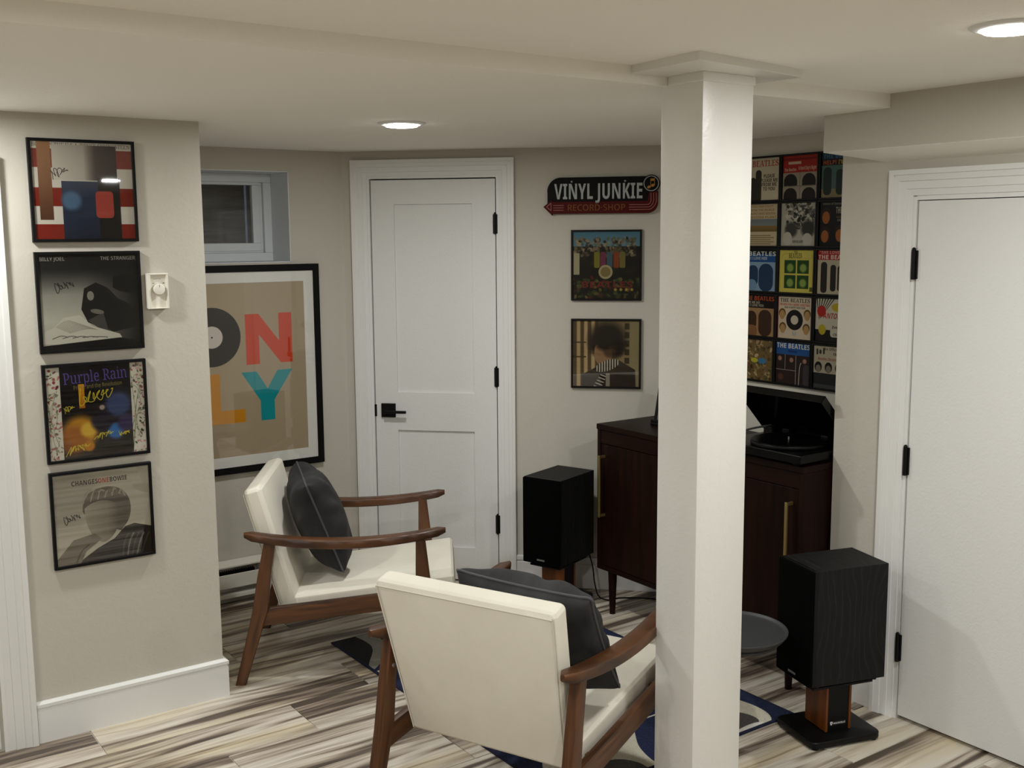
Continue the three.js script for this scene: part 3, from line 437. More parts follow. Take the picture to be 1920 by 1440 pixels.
{
  const rows = [
    ['stripes', 1.9645, 'framed red and white striped album cover, topmost of the four on the left wall'],
    ['greyRoom', 1.579, 'framed grey album cover with white lettering in both top corners, beside the wall control'],
    ['purple', 1.1875, 'framed black album cover with purple script and flowered side strips'],
    ['portrait', .8025, 'framed pale grey album cover with black and red heading, lowest on the left wall'],
  ];
  for (const [k, y, label] of rows) { const t = thing('framed_album', label, 'picture', [.994, y, ZL + .001], 0, 'album covers in a column on the left wall'); picture(t, .357, .352, .0105, .019, M.frame, printOf(ART[k])); }
  for (const [k, y, label] of [['crowd', 1.651, 'framed album cover of crowded coloured specks under blue, just below the arrow sign'], ['coat', 1.214, 'framed brown album cover with a striped scarf shape, hanging above the far loudspeaker']]) {
    const t = thing('framed_album', label, 'picture', diagPoint(-.463, y, .001), -DIAG, 'album covers on the diagonal wall'); picture(t, .347, .346, .0095, .019, M.frame, printOf(ART[k]));
  }
  // fifteen small frames in three columns and five rows
  const Y = [2.037, 1.8375, 1.637, 1.436, 1.236], Z = [-3.347, -3.141, -2.934];
  SLEEVES.forEach(([what, draw], i) => {
    const r = Math.floor(i / 3), c = i % 3, t = thing('framed_single', 'small framed ' + what + ' in the wall grid', 'picture', [XB - .0005, Y[r], Z[c] - .003 * (r - 2)], -Math.PI / 2, 'grid of small framed record sleeves');
    picture(t, .2055, .1995, .0085, .018, M.frame, phys({ color: '#dcd8cc', map: canvasTex(256, 256, (x) => draw(x, 256)), roughness: .4, specularIntensity: .3 }), false);
  });
}
{ // poster under the window
  const t = thing('framed_poster', 'large black framed poster of coloured letters and a record on tan paper, below the window', 'poster', [1.932, 1.159, ZP + .001]);
  const kraft = phys({ roughness: .8, specularIntensity: .2, map: canvasTex(768, 939, (x, w, h) => {
    fill(x, '#a5957b', 0, 0, w, h); for (let i = 0; i < 2600; i++) { x.globalAlpha = .1; fill(x, rnd() < .5 ? '#8d7d62' : '#b9aa90', rnd() * w, rnd() * h, R(2, 14), 2); } x.globalAlpha = 1;
    const X = (m) => (m - 1.587) / .69 * w, Yp = (m) => (1.5805 - m) / .843 * h;
    oval(x, '#100f0f', X(1.801), Yp(1.325), X(1.943) - X(1.801), Yp(1.183) - Yp(1.325)); for (let r = .07; r < .138; r += .006) { x.strokeStyle = '#1c1b1b'; x.lineWidth = 1.5; x.beginPath(); x.ellipse(X(1.801), Yp(1.325), r / .69 * w, r / .69 * w, 0, 0, 7); x.stroke(); }
    oval(x, '#c9c2b8', X(1.801), Yp(1.325), .053 / .69 * w, .053 / .69 * w); oval(x, '#1d1c1b', X(1.801), Yp(1.325), 5, 5);
    const L = (c, pts) => poly(x, c, pts.map(([a, b]) => [X(a), Yp(b)]));
    L('#c4401c', [[1.968, 1.428], [2.036, 1.428], [2.14, 1.29], [2.14, 1.428], [2.208, 1.428], [2.208, 1.182], [2.146, 1.182], [2.036, 1.327], [2.036, 1.182], [1.968, 1.182]]);
    L('#c2831f', [[1.763, 1.147], [1.831, 1.147], [1.831, .967], [1.952, .967], [1.952, .902], [1.763, .902]]);
    L('#128c92', [[1.939, 1.146], [2.017, 1.146], [2.071, 1.058], [2.125, 1.146], [2.203, 1.146], [2.105, 1.0], [2.105, .901], [2.033, .901], [2.033, 1.0]]);
  }) });
  picture(t, .864, 1.016, .033, .03, M.frameWide, kraft, true, .053);
}
// ---------------------------------------------------------------- the arrow sign
const font = await new FontLoader().loadAsync('fonts/droid/droid_sans_bold.typeface.json'), thin = await new FontLoader().loadAsync('fonts/droid/droid_sans_regular.typeface.json');
function letters(f, s, x0, x1, y0, y1, z, depth) {
  const g = new TextGeometry(s, { font: f, size: 1, depth: 1, curveSegments: 4, bevelEnabled: false }); g.computeBoundingBox(); const b = g.boundingBox;
  const cap = new TextGeometry('E', { font: f, size: 1, depth: 1 }); cap.computeBoundingBox(); const c = cap.boundingBox;
  g.translate(-b.min.x, -c.min.y, 0).scale((x1 - x0) / (b.max.x - b.min.x), (y1 - y0) / (c.max.y - c.min.y), depth).translate(x0, y0, z); return g;
}
{
  const t = thing('shop_sign', 'black and red sign with raised letters and a left pointing arrow, above two frames', 'sign', dOrigin, -DIAG);
  const S = (pts) => new THREE.Shape(pts.map((p) => new THREE.Vector2(...p))), ex = (s, z, d, b = .002) => new THREE.ExtrudeGeometry(s, { depth: d, bevelEnabled: true, bevelSize: b, bevelThickness: b, bevelSegments: 2, curveSegments: 24 }).translate(0, 0, z);
  const black = phys({ color: '#040405', roughness: .6, specularIntensity: .3 }), red = phys({ color: '#480806', roughness: .6, specularIntensity: .3 }), pale = phys({ color: '#a86a62', roughness: .5, specularIntensity: .4 }), silver = phys({ color: '#a9aeaa', roughness: .5, specularIntensity: .4 }), gold = phys({ color: '#b0803a', roughness: .5, specularIntensity: .4 });
  const p = new THREE.Shape(); p.moveTo(-.75, 1.95); p.lineTo(-.75, 2.01); p.absarc(-.685, 2.01, .066, Math.PI, Math.PI / 2, true); p.lineTo(-.24, 2.077); p.lineTo(-.24, 1.95); p.closePath();
  part('sign_plate', ex(p, .004, .02), black, t);
  const b = new THREE.Shape(); b.moveTo(-.769, 1.937); b.lineTo(-.729, 1.968); b.lineTo(-.729, 1.959); b.lineTo(-.262, 1.959); b.lineTo(-.255, 2.005); b.lineTo(-.215, 2.005); b.lineTo(-.215, 1.95); b.absarc(-.262, 1.951, .046, 0, -Math.PI / 2, true); b.lineTo(-.729, 1.905); b.lineTo(-.729, 1.897); b.closePath();
  part('arrow_band', ex(b, .008, .022), red, t);
  const c = new THREE.Shape(); c.absarc(-.246, 2.043, .04, 0, Math.PI * 2); part('badge', ex(c, .008, .024), black, t);
  part('badge_ring', new THREE.TorusGeometry(.035, .0022, 8, 40).translate(-.246, 2.043, .0345), silver, t);
  part('music_note', merge([new THREE.SphereGeometry(1, 14, 10).scale(.009, .007, .003).rotateZ(.4).translate(-.257, 2.026, .035), new THREE.SphereGeometry(1, 14, 10).scale(.009, .007, .003).rotateZ(.4).translate(-.238, 2.034, .035), rbox(-.25, -.2475, 2.026, 2.062, .033, .037, .001), rbox(-.2315, -.229, 2.034, 2.068, .033, .037, .001), rbox(-.25, -.229, 2.055, 2.066, .033, .037, .001)]), gold, t);
  part('letters', letters(font, 'VINYL JUNKIE', -.717, -.288, 1.973, 2.047, .024, .008), silver, t);
  part('letters', letters(thin, 'RECORD·SHOP', -.65, -.371, 1.9175, 1.9465, .03, .003), phys({ color: '#7d4e24', roughness: .6, specularIntensity: .3 }), t);
  const lines = [];
  for (const k of [0, 1, 2]) {
    lines.push(tubeAlong([[-.722, 1.943 - .0115 * k, .033], [-.67, 1.943 - .0115 * k, .033]], .0017, 4));
    lines.push(tubeAlong([[-.352, 1.943 - .0115 * k, .033], [-.268, 1.943 - .0115 * k, .033], [-.258 + .004 * k, 1.944 - .0115 * k, .033], [-.25 + .009 * k, 1.951 - .008 * k, .033], [-.247 + .0125 * k, 1.962 - .004 * k, .033], [-.247 + .0125 * k, 1.999, .033]], .0017, 40));
  }
  part('line_tubes', merge(lines), pale, t);
  part('arrow_outline', merge([tubeAlong([[-.755, 1.937, .033], [-.733, 1.955, .033]], .0017, 3), tubeAlong([[-.733, 1.955, .033], [-.733, 1.918, .033]], .0017, 3), tubeAlong([[-.733, 1.918, .033], [-.755, 1.937, .033]], .0017, 3)]), pale, t);
  for (const u of [-.632, -.372]) part('screw_head', new THREE.SphereGeometry(.0055, 12, 8).scale(1, 1, .5).translate(u, 2.057, .0265), M.steel, t);
}
{ // wall control beside the second picture
  const t = thing('wall_thermostat', 'small white wall control with a round knob, right of the grey album cover', 'thermostat', [1.2285, 1.608, ZL + .0005]);
  part('case', merge([rbox(-.0385, .0385, -.0645, .0645, 0, .02, .004), rbox(-.0385, -.026, -.0645, .0645, .018, .03, .003), rbox(.03, .0385, -.0645, .0645, .018, .03, .003), rbox(-.0385, .0385, .0585, .0645, .018, .03, .002), rbox(-.0385, .0385, -.0645, -.061, .018, .03, .0015)]), M.plastic, t);
  const dial = part('dial', new THREE.LatheGeometry([[0, .0], [.021, 0], [.0205, .014], [.018, .017], [0, .0175]].map(([a, b]) => new THREE.Vector2(a, b)), 40).rotateX(Math.PI / 2).translate(.003, .006, .02), M.plastic, t);
  part('pointer', rbox(.0022, .0038, .014, .024, .0365, .038, .0005), std({ color: '#8d897e' }), dial);
  const lab = canvasTex(256, 96, (x, w, h) => { fill(x, '#e9e4d6', 0, 0, w, h); text(x, 'COMFORT', w / 2, 26, 40, '#77736a', { width: 190 }); text(x, 'ZONE', w / 2, 72, 34, '#77736a', { width: 100 }); });
  const g = new THREE.PlaneGeometry(.036, .0135).translate(0, .04, .0204); part('printed_label', g, std({ map: lab, roughness: .5 }), t);
  for (const b of [[-.017, -.011, .0275, .0295], [.02, .026, .0265, .0305]]) part('scale_mark', rbox(...b, .0195, .0206, .0004), std({ color: '#77736a' }), t);
}
{ // baseboard heater under the poster
  const t = thing('baseboard_heater', 'long white baseboard heater with a dark slot along the floor under the poster', 'heater', [1.44, 0, ZP + .001]), L = .84, D = .06;
  part('back_plate', box(0, L, .035, .214, 0, .006), M.heater, t);
  part('top_cover', metreUV(skin([0, L].map((x) => [V(x, .216, .004), V(x, .21, .03), V(x, .2, D), V(x, .193, D), V(x, .193, D - .004), V(x, .207, .004)]), .3)), M.heater, t);
  part('front_panel', rbox(.005, L - .3, .088, .158, D - .007, D, .002), M.heater, t);
  part('end_section', rbox(L - .3, L, .045, .194, .006, D + .001, .003), M.heater, t);
  part('bottom_lip', rbox(.0, L - .3, .038, .058, .004, D + .001, .002), M.heater, t);
  part('heating_fins', merge(Array.from({ length: 46 }, (_, i) => box(.012 + i * .0112, .0128 + i * .0112, .09, .17, .012, D - .012))), std({ color: '#2a2723', metalness: .4, roughness: .6 }), t);
  part('foot', box(.02, .05, 0, .04, .006, D - .01), M.black, t); part('foot', box(L - .08, L - .02, 0, .05, .006, D - .01), M.black, t);
}

// ---------------------------------------------------------------- armchairs (local x across, z forward)
function armchair(label, x, z, turn, feet) {          // feet: height of the front feet, on the rug or off it
  const t = thing('armchair', label, 'armchair', [x, 0, z], turn, 'cream armchairs with wooden frames');
  const aw = .332, lerpY = (zz) => .283 + .1 * (zz + .39);
  for (const s of [1, -1]) {
    // curved arm with rounded tips
    const rings = [], N = 26, z0 = -.478, z1 = .325;
    for (let i = 0; i <= N; i++) {
      const k = i / N, e = Math.min(k, 1 - k) * (z1 - z0), tip = Math.sqrt(clamp(1 - Math.pow(1 - clamp(e / .03), 2))), q = 4 * k * (1 - k);
      const c = V(s * (aw + .012 * q - .004), lerp(.623, .624, k) - .04 * q, lerp(z0, z1, k)), w = lerp(.021, .03, Math.pow(q, .5)) * Math.max(tip, .35), h = lerp(.0155, .0185, q) * Math.max(Math.pow(tip, .35), .7);
      rings.push(ring(c, AX, AY, w, h, .007));
    }
    part('armrest', skin(rings, .8), M.walnut, t);
    const leg = (rows, th) => skin(rows.map(([y, zc, w, dx = 0]) => ring(V(s * (aw - .008 + dx), y, zc), AX, AZ, th, w / 2, .005)), .5);
    part('leg', leg([[0, -.514, .042], [.25, -.442, .056], [.31, -.425, .062], [.45, -.405, .052], [.603, -.376, .044]], .0175), M.walnut, t);
    part('leg', leg([[feet[s > 0 ? 0 : 1], .268, .036], [.24, .246, .058], [.33, .236, .07], [.45, .229, .056], [.606, .222, .036]], .0175), M.walnut, t);
    part('side_rail', skin([-.435, -.2, .05, .235].map((zz) => ring(V(s * (aw - .012), lerpY(zz), zz), AX, AY, .013, .036, .004)), .5), M.walnut, t);
    part('bolt', new THREE.SphereGeometry(.007, 12, 8).scale(.5, 1, 1).translate(s * (aw - .026), .5, -.394), M.steel, t);
  }
  for (const [zz, y, h] of [[-.245, .278, .022], [.2, .318, .03]]) part('cross_rail', rbox(-aw + .02, aw - .02, y - h, y + h, zz - .012, zz + .012, .003, 0), M.walnut, t);
  // seat cushion: sloped slab with soft edges and a raised top band
  const slab = (W0, W1, L, T, r, puff) => { // local: x across, y thickness, z along; width W0 at z=0 to W1 at z=L
    const g = new RoundedBoxGeometry(1, 1, 1, 8, .0001), big = new RoundedBoxGeometry(W0, T, L, 6, r), p = big.attributes.position;
    for (let i = 0; i < p.count; i++) { const k = p.getZ(i) / L + .5, f = lerp(1, W1 / W0, k), u = p.getX(i) / W0 * 2, v = k * 2 - 1; p.setX(i, p.getX(i) * f); if (Math.abs(p.getY(i)) > T / 2 - r * .3) p.setY(i, p.getY(i) + Math.sign(p.getY(i)) * puff * (1 - u * u) * (1 - v * v)); }
    const m = metreUV(big); m.computeVertexNormals(); return toCreasedNormals(m, 1.0);
  };
  {
    const zr = -.30, zf = .356, yr = .35, yf = .424, a = Math.atan2(yf - yr, zf - zr), L = Math.hypot(zf - zr, yf - yr);
    const put = (g, dy) => g.translate(0, dy, 0).rotateX(-a).translate(0, (yr + yf) / 2, (zr + zf) / 2);
    part('seat', put(slab(.56, .565, L, .082, .017, .006), -.041), M.fabric, t);
  }
  {
    const b = V(0, .283, -.35), tp = V(0, .794, -.484), d = tp.clone().sub(b), L = d.length(), lean = Math.atan2(-d.z, d.y), T = .076;
    const g = slab(.55, .615, L, T, .02, .004);                                     // z becomes up, y becomes -forward
    g.translate(0, -T / 2, 0).rotateX(-Math.PI / 2).rotateX(-lean).translate(0, (b.y + tp.y) / 2, (b.z + tp.z) / 2);
    part('backrest', g, M.fabric, t);
    const seam = [[-.265, -L / 2 + .012], [-.298, L / 2 - .016], [.298, L / 2 - .016], [.265, -L / 2 + .012]].map(([u, v]) => V(u, v, .0).applyAxisAngle(AX, -lean).add(V(0, (b.y + tp.y) / 2, (b.z + tp.z) / 2)).toArray());
    const up = seam.map((q, i) => q);
    part('piping', merge([0, 1, 2].map((i) => new THREE.TubeGeometry(new THREE.LineCurve3(V(...up[i]), V(...up[i + 1])), 2, .0022, 6))), M.fabric, t);
  }
  return t;
}
armchair('cream armchair facing right beside the tan poster, seen from its side', 2.119, -4.093, 1.025, [.0074, .0074]);
armchair('cream armchair nearest the viewer, seen from behind, partly behind the white post', 2.006, -2.686, 1.983, [.0074, 0]);

function cushion(label, pos, quat, w, h, T, s) {
  const t = thing('throw_pillow', label, 'pillow', pos, 0, 'dark grey velvet pillows on the armchairs'); t.quaternion.copy(quat);
  const N = 40, pt = (u, v, side) => {
    const px = w / 2 * u * (1 - .05 * (1 - v * v) * u * u), py = h / 2 * v * (1 - .05 * (1 - u * u) * v * v), e = Math.pow(Math.max(0, (1 - u * u) * (1 - v * v)), .33);
    const r = Math.hypot(u, v), a = Math.atan2(v, u), wr = .011 * Math.sin(a * 9 + 4 * noise(u * 2 + 3, v * 2 + 3, s)) * clamp(r - .45) * e * 2 + .022 * (fbm(u * 2 + 7, v * 2 + 7, s + 3) - .5) * e;
    return V(px, py, side * (T / 2 * e + wr * (e > 0 ? 1 : 0)));
  };
  const pos3 = [], uv = [], idx = [];
  for (const side of [1, -1]) {
    const base = pos3.length / 3;
    for (let j = 0; j <= N; j++) for (let i = 0; i <= N; i++) { const f = (k) => Math.sin((k / N - .5) * Math.PI * .999), u = f(i) * .999 + Math.sign(f(i)) * .001 * 0, v = f(j); const uu = i === 0 ? -1 : i === N ? 1 : u, vv = j === 0 ? -1 : j === N ? 1 : v, q = pt(uu, vv, side); pos3.push(q.x, q.y, q.z); uv.push(q.x, q.y); }
    for (let j = 0; j < N; j++) for (let i = 0; i < N; i++) { const a = base + j * (N + 1) + i, b = a + 1, c = a + N + 1, d = c + 1; side > 0 ? idx.push(a, b, d, a, d, c) : idx.push(a, d, b, a, c, d); }
  }
  const g = new THREE.BufferGeometry(); g.setAttribute('position', new THREE.Float32BufferAttribute(pos3, 3)); g.setAttribute('uv', new THREE.Float32BufferAttribute(uv, 2)); g.setIndex(idx); g.computeVertexNormals();
  part('cover', g, M.velvet, t);
  const edge = []; for (const [a, b] of [[[-1, -1], [1, -1]], [[1, -1], [1, 1]], [[1, 1], [-1, 1]], [[-1, 1], [-1, -1]]]) for (let i = 0; i < 12; i++) { const q = pt(lerp(a[0], b[0], i / 12), lerp(a[1], b[1], i / 12), 1); edge.push([q.x, q.y, 0]); }
  part('piping', tubeAlong(edge, .0042, 160, true), M.piping, t);
  return t;
}
// pose of a pillow in a chair's frame: place, lean back, spin about its own face
function seated(chair, lx, ly, lz, lean, spin, yaw) {
  const [cx, cz, turn] = chair, p = V(lx, ly, lz).applyAxisAngle(AY, turn).add(V(cx, 0, cz));
  const q = new THREE.Quaternion().setFromAxisAngle(AY, turn + yaw).multiply(new THREE.Quaternion().setFromAxisAngle(AX, -lean)).multiply(new THREE.Quaternion().setFromAxisAngle(AZ, spin));
  return [p.toArray(), q];
}
cushion('dark grey velvet pillow leaning in the armchair by the poster', ...seated([2.119, -4.093, 1.025], .0, .612, -.215, .36, .05, .2), .40, .41, .22, 11);
cushion('dark grey velvet pillow half hidden behind the back of the nearest armchair', ...seated([2.006, -2.686, 1.983], -.096, .628, -.2, .588, .051, .003), .44, .42, .2, 23);

// ---------------------------------------------------------------- rug
{
  const t = thing('area_rug', 'navy, black and cream rug with flowing shapes on the floor under the armchairs', 'rug', [2.55, 0, -3.42]);
  const x0 = 2.0, x1 = 3.1, z0 = -4.27, z1 = -2.57;
  const map = canvasTex(880, 1360, (x, w, h) => {
    const X = (m) => (m - x0) / (x1 - x0) * w, Z = (m) => (m - z0) / (z1 - z0) * h;
    const shape = (c, pts) => { const q = pts.map(([a, b]) => [X(a), Z(b)]), n = q.length; x.fillStyle = c; x.beginPath(); for (let i = 0; i < n; i++) { const [a, b] = q[i], [d, e] = q[(i + 1) % n]; const mx = (a + d) / 2, my = (b + e) / 2; if (!i) { const [l, m] = q[n - 1]; x.moveTo((l + a) / 2, (m + b) / 2); } x.quadraticCurveTo(a, b, mx, my); } x.closePath(); x.fill(); };
    const NAVY = '#0e1a3e', CREAM = '#c9c3b0', GREY = '#4a4744', BLK = '#0c0c0f', PALE = '#98978f', WHITE = '#dcd8cd';
    fill(x, NAVY, 0, 0, w, h);
    shape(CREAM, [[2.2, -4.3], [2.75, -4.3], [3.0, -3.9], [2.7, -3.6], [2.85, -3.2], [2.55, -3.1], [2.35, -3.5], [2.5, -3.9]]);
    shape(GREY, [[2.0, -3.7], [2.2, -3.75], [2.35, -3.4], [2.25, -3.0], [2.0, -2.9]]);
    shape(PALE, [[2.09, -4.31], [2.24, -4.31], [2.19, -4.18], [2.22, -4.08], [2.16, -4.02], [2.0, -3.86], [1.99, -3.9], [2.09, -4.05], [2.14, -4.14]]);
    shape(BLK, [[1.95, -4.33], [2.11, -4.31], [2.13, -4.2], [2.125, -4.1], [2.06, -4.0], [1.98, -3.9], [1.9, -4.1]]);
    shape(WHITE, [[1.99, -3.86], [2.04, -3.86], [2.02, -3.81], [1.98, -3.82]]);
    shape(CREAM, [[2.2, -2.95], [2.5, -2.92], [2.56, -2.8], [2.46, -2.66], [2.45, -2.54], [2.2, -2.5], [2.0, -2.7]]);
    shape(GREY, [[2.0, -2.68], [2.3, -2.72], [2.38, -2.62], [2.34, -2.5], [2.0, -2.5]]);
    shape(NAVY, [[2.56, -2.88], [2.72, -2.86], [2.75, -2.6], [2.4, -2.54], [2.43, -2.7], [2.5, -2.8]]);
    fill(x, WHITE, X(2.5), Z(-2.875), X(2.8) - X(2.5), 7);
    shape(CREAM, [[2.8, -2.86], [3.0, -2.84], [3.03, -2.72], [3.02, -2.62], [2.96, -2.56], [2.8, -2.6]]);
    shape(GREY, [[2.8, -2.76], [2.94, -2.72], [2.96, -2.6], [2.86, -2.58], [2.75, -2.6]]);
    shape(WHITE, [[2.8, -2.6], [2.93, -2.61], [2.96, -2.57], [2.8, -2.565]]);
    fill(x, '#0b1230', 0, 0, 10, h); fill(x, '#0b1230', w - 10, 0, 10, h); fill(x, '#0b1230', 0, h - 10, w, 10); fill(x, '#0b1230', 0, 0, w, 5);
    for (let i = 0; i < 60000; i++) { x.globalAlpha = .12; fill(x, rnd() < .5 ? '#000' : '#fff', rnd() * w, rnd() * h, 2, 2); } x.globalAlpha = 1;
  });
  const g = new RoundedBoxGeometry(x1 - x0, .007, z1 - z0, 2, .003).toNonIndexed(), p = g.attributes.position, uv = g.attributes.uv;
  for (let i = 0; i < p.count; i++) uv.setXY(i, p.getX(i) / (x1 - x0) + .5, .5 - p.getZ(i) / (z1 - z0));
  part('pile', g.translate(0, .0038, 0), std({ map, roughness: 1, bumpMap: scaled(fine, .12), bumpScale: .002 }), t);
}
// ---------------------------------------------------------------- loudspeakers on stands
const logo = canvasTex(256, 64, (x, w, h) => { fill(x, '#0c0c0d', 0, 0, w, h); poly(x, '#e6e6e4', [[8, 10], [28, 4], [48, 10], [46, 38], [28, 60], [10, 38]]); text(x, 'R', 28, 28, 32, '#0c0c0d'); text(x, 'ROCKVILLE', 154, 34, 34, '#e6e6e4', { width: 190 }); });
function speakerSet(x, z, turn, where, lift = 0) {      // lift: one stand has its edge on the rug
  const st = thing('speaker_stand', where[0], 'speaker stand', [x, lift, z], turn, 'wood and black stands under the loudspeakers');
  part('base_plate', metreUV(skin([[.006, .004], [.008, .001], [.012, 0], [.028, 0], [.031, .002], [.032, .005]].map(([y, k]) => ring(V(0, y, 0), AX, AZ, .12 - k, .145 - k, .026, 6)), .6)), M.satinBlack, st);
  for (const [a, b] of [[-.1, -.12], [.1, -.12], [-.1, .12], [.1, .12]]) part('foot', new THREE.CylinderGeometry(.011, .013, .008, 14).translate(a, .004, b), M.black, st);
  const core = part('pillar', rbox(-.06, .06, .03, .208, -.045, .045, .003, 1), M.satinBlack, st);
  part('wood_panel', rbox(-.064, .064, .034, .206, .044, .053, .002, 1), M.mahogany, st, 'reddish brown wood panel');
  part('wood_panel', rbox(-.064, .064, .034, .206, -.053, -.044, .002, 1), M.mahogany, st, 'reddish brown wood panel');
  part('logo', new THREE.PlaneGeometry(.068, .017).rotateY(Math.PI / 2).translate(.0604, .062, 0), std({ map: logo, roughness: .4 }), core);
  part('top_plate', rbox(-.085, .085, .207, .2165, -.125, .125, .003, 0), M.satinBlack, st);
  const sp = thing('loudspeaker', where[1], 'loudspeaker', [x, .217 + lift, z], turn, 'black bookshelf loudspeakers on stands');
  const W = .1055, D = .1575, H = .431;
  part('cabinet', merge([rbox(-W, W, .012, H, -D, D - .028, .002, 1)]), M.ash, sp);
  part('front_baffle', rbox(-W, W, .012, H, D - .0285, D - .014, .002, 1), M.satinBlack, sp);
  const gr = [[D - .0145, 0], [D - .004, 0], [D, .008]].map(([zz, k]) => ring(V(0, (H + .012) / 2, zz), AX, AY, W - .001 - k, (H - .012) / 2 - .001 - k, .006));
  part('grille', metreUV(skin(gr, .5)), M.grille, sp);
  part('badge', rbox(-.022, .022, .03, .038, D - .0005, D + .0015, .0006), M.steel, sp);
  for (const [a, b] of [[-.08, -.13], [.08, -.13], [-.08, .11], [.08, .11]]) part('rubber_pad', new THREE.CylinderGeometry(.011, .01, .0125, 14).translate(a, .006, b), M.black, sp);
  part('terminal_plate', rbox(-.05, .05, .09, .17, -D - .004, -D + .002, .002), M.black, sp);
}
speakerSet(3.083, -2.409, 4.429, ['speaker stand with wood sides and white lettering, in front of the right door casing', 'black wood grained loudspeaker standing in front of the right door casing']);
speakerSet(3.146, -4.092, -1.231, ['speaker stand with reddish wood sides between the narrow door and the dark cabinet', 'black loudspeaker between the narrow white door and the dark cabinet'], .0074);
{ // cable from the far loudspeaker along the floor
  const t = thing('speaker_cable', 'thin black cable hanging from the far loudspeaker and running under the cabinet', 'cable');
  part('cable', tubeAlong([[3.325, .35, -4.125], [3.335, .25, -4.1], [3.335, .16, -4.06], [3.325, .08, -4.03], [3.33, .02, -4.0], [3.37, .0045, -3.97], [3.42, .004, -3.97], [3.5, .004, -3.92], [3.57, .004, -3.84], [3.64, .004, -3.7], [3.66, .004, -3.4]], .0035, 90), M.black, t);
}
// ---------------------------------------------------------------- cabinet, turntable, frame, tray table
{
  const x0 = 3.23, x1 = 3.655, z0 = -3.9, z1 = -2.672, y0 = .215, y1 = .918;
  const t = thing('record_cabinet', 'dark brown wooden cabinet on tapered legs with brass bar handles, behind the white post', 'cabinet', [(x0 + x1) / 2, 0, (z0 + z1) / 2]);
  const a = -(x1 - x0) / 2, b = -a, c = -(z1 - z0) / 2, d = -c;
  part('top', rbox(a - .004, b, y1 - .026, y1, c - .003, d + .003, .003, 2), M.espresso, t);
  part('side_panel', rbox(a, b, y0, y1 - .026, c, c + .022, .002, 1), M.espresso, t);
  part('side_panel', rbox(a, b, y0, y1 - .026, d - .022, d, .002, 1), M.espresso, t);
  part('bottom', rbox(a, b, y0, y0 + .022, c + .02, d - .02, .002, 2), M.espresso, t);
  part('top_rail', rbox(a + .002, a + .024, y1 - .09, y1 - .026, c + .022, d - .022, .002, 2), M.espresso, t);
  part('back_panel', rbox(b - .012, b - .002, y0, y1 - .026, c + .02, d - .02, .001, 2), M.espresso, t);
  for (const s of [-1, 1]) {
    const za = s < 0 ? c + .024 : .002, zb = s < 0 ? -.002 : d - .024, door = part('door', rbox(a + .004, a + .024, y0 + .024, y1 - .093, za, zb, .002, 1), M.espresso, t);
    const hz = s < 0 ? c + .05 : d - .055, hy0 = .478, hy1 = .775;
    part('handle', merge([rbox(a - .034, a - .024, hy0, hy1, hz - .006, hz + .006, .002), rbox(a - .028, a + .005, hy1 - .014, hy1 - .002, hz - .005, hz + .005, .001), rbox(a - .028, a + .005, hy0 + .002, hy0 + .014, hz - .005, hz + .005, .001)]), M.brass, door, 'brass bar handle');
  }
  for (const [lx, lz] of [[a + .035, c + .075], [b - .045, c + .075], [a + .035, d - .075], [b - .045, d - .075]]) part('leg', new THREE.CylinderGeometry(.022, .0135, y0 + .002, 24).translate(lx, (y0 + .002) / 2, lz), M.espresso, t);
}
{
  const x0 = 3.205, x1 = 3.535, z0 = -3.11, z1 = -2.67, y = .9185;
  const t = thing('turntable', 'black turntable with its dust cover open, on the right end of the dark cabinet', 'turntable', [x0, y, (z0 + z1) / 2]), W = (z1 - z0) / 2, D = x1 - x0;
  for (const [a, b] of [[.04, -W + .05], [.04, W - .05], [D - .04, -W + .05], [D - .04, W - .05]]) part('foot', new THREE.CylinderGeometry(.018, .016, .012, 20).translate(a, .006, b), M.black, t);
  part('plinth', rbox(0, D, .011, .046, -W, W, .006), M.gloss, t);
  const pl = part('platter', new THREE.LatheGeometry([[0, 0], [.145, 0], [.15, .004], [.15, .014], [.146, .017], [0, .017]].map(([a, b]) => new THREE.Vector2(a, b)), 64).translate(D / 2 - .01, .046, .03), M.satinBlack, t);
  part('record', new THREE.LatheGeometry([[0, 0], [.147, 0], [.148, .001], [.146, .002], [.05, .0018], [0, .002]].map(([a, b]) => new THREE.Vector2(a, b)), 64).translate(D / 2 - .01, .0635, .03), M.gloss, pl);
  part('spindle', new THREE.CylinderGeometry(.0035, .0035, .012, 12).translate(D / 2 - .01, .07, .03), M.steel, pl);
  const arm = part('tonearm', tubeAlong([[D - .05, .08, -W + .045], [D / 2, .08, -W + .05], [.09, .077, -W + .06], [.05, .074, -W + .075]], .0045, 30), M.steel, t);
  part('arm_base', new THREE.CylinderGeometry(.024, .026, .034, 28).translate(D - .055, .062, -W + .045), M.black, arm);
  const lid = part('dust_cover', (() => {
    const L = .275, w = .004, d = .03; const g = merge([rbox(-L, 0, 0, w, -W, W, .0015), rbox(-w, 0, -d, w, -W, W, .0015), rbox(-L, 0, -d, w, -W, -W + w, .0015), rbox(-L, 0, -d, w, W - w, W, .0015), rbox(-L, -L + w, -d, w, -W, W, .0015)]);
    return g.rotateZ(-THREE.MathUtils.degToRad(46)).translate(D - .006, .063, 0);
  })(), M.smoked, t);
  for (const s of [-1, 1]) part('hinge', rbox(D - .045, D + .002, .036, .074, s * .1 - .018, s * .1 + .018, .003), M.black, lid);
}
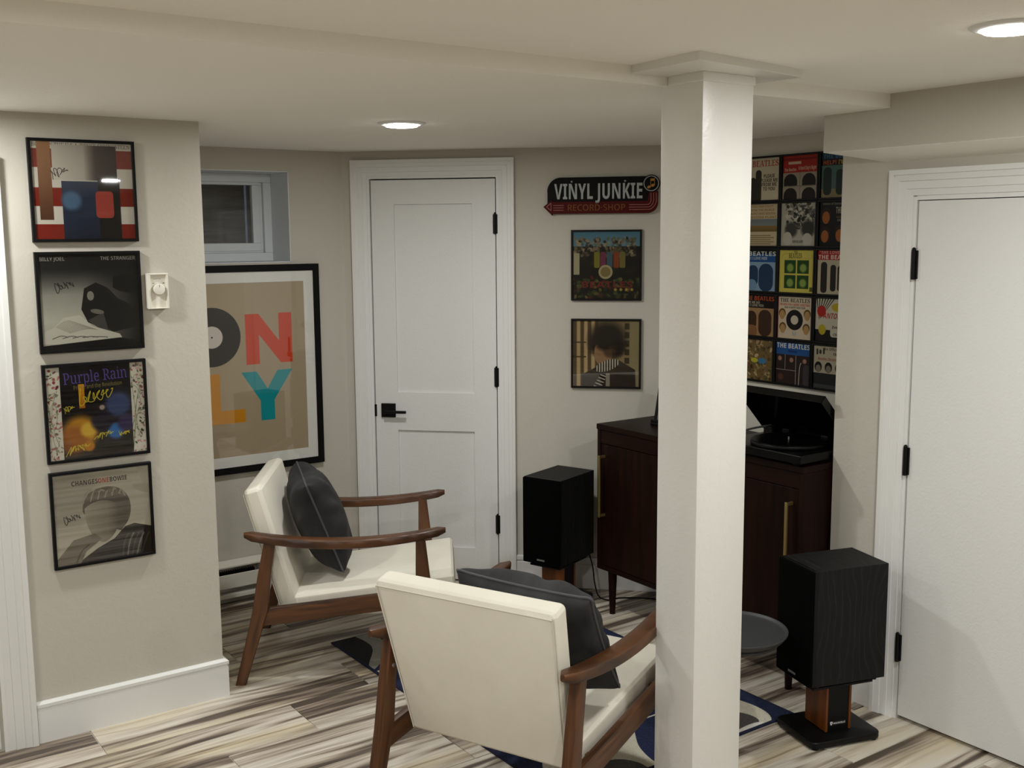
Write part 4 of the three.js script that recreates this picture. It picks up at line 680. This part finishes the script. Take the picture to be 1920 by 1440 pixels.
{
  const t = thing('standing_frame', 'black framed panel leaning on a stand on the cabinet, half behind the white post', 'picture frame', [3.47, .9185, -3.615], -Math.PI / 2 + .25);
  const tilt = -.24, lean = (g) => g.rotateX(tilt).translate(0, .012, .02);
  part('picture_frame', lean(merge([rbox(-.11, -.098, 0, .23, -.008, .008, .002), rbox(.098, .11, 0, .23, -.008, .008, .002), rbox(-.099, .099, 0, .012, -.008, .008, .002), rbox(-.099, .099, .218, .23, -.008, .008, .002)])), M.black, t);
  part('picture_panel', lean(box(-.099, .099, .011, .219, -.003, .001)), std({ color: '#5c5c64', roughness: .3 }), t);
  part('stand', merge([rbox(-.115, .115, 0, .013, -.03, .05, .004), rbox(-.115, .115, .012, .026, .036, .046, .003)]), M.black, t);
  part('strut', rbox(-.02, .02, 0, .15, -.004, .004, .002).rotateX(.3).translate(0, .012, -.07), M.black, t);
}
{
  const t = thing('tray_table', 'low round dark grey tray table on a pedestal, behind the white post', 'side table', [2.735, 0, -2.55]), y = .42, r = .186;
  part('tray', new THREE.LatheGeometry([[0, y - .022], [r - .04, y - .02], [r - .012, y - .014], [r, y + .002], [r + .001, y + .008], [r - .003, y + .009], [r - .006, y + .003], [r - .016, y - .004], [0, y - .006]].map(([a, b]) => new THREE.Vector2(a, b)), 72), M.tray, t);
  const px = -.088, pz = -.062;                                        // the post stands off centre, under the far edge
  part('tray_bowl', new THREE.LatheGeometry([[0, y - .05], [r - .09, y - .048], [r - .03, y - .034], [r - .02, y - .019], [0, y - .019]].map(([a, b]) => new THREE.Vector2(a, b)), 64), M.tray, t);
  part('pedestal', new THREE.LatheGeometry([[0, .02], [.03, .02], [.018, .05], [.016, .3], [.02, .345], [.045, .374], [0, .376]].map(([a, b]) => new THREE.Vector2(a, b)), 40).translate(px, 0, pz), M.tray, t);
  part('base_disc', new THREE.LatheGeometry([[0, .0085], [.085, .0085], [.087, .013], [.08, .018], [.03, .026], [0, .026]].map(([a, b]) => new THREE.Vector2(a, b)), 56).translate(px, 0, pz), M.tray, t);
}
renderer.render(scene, camera);
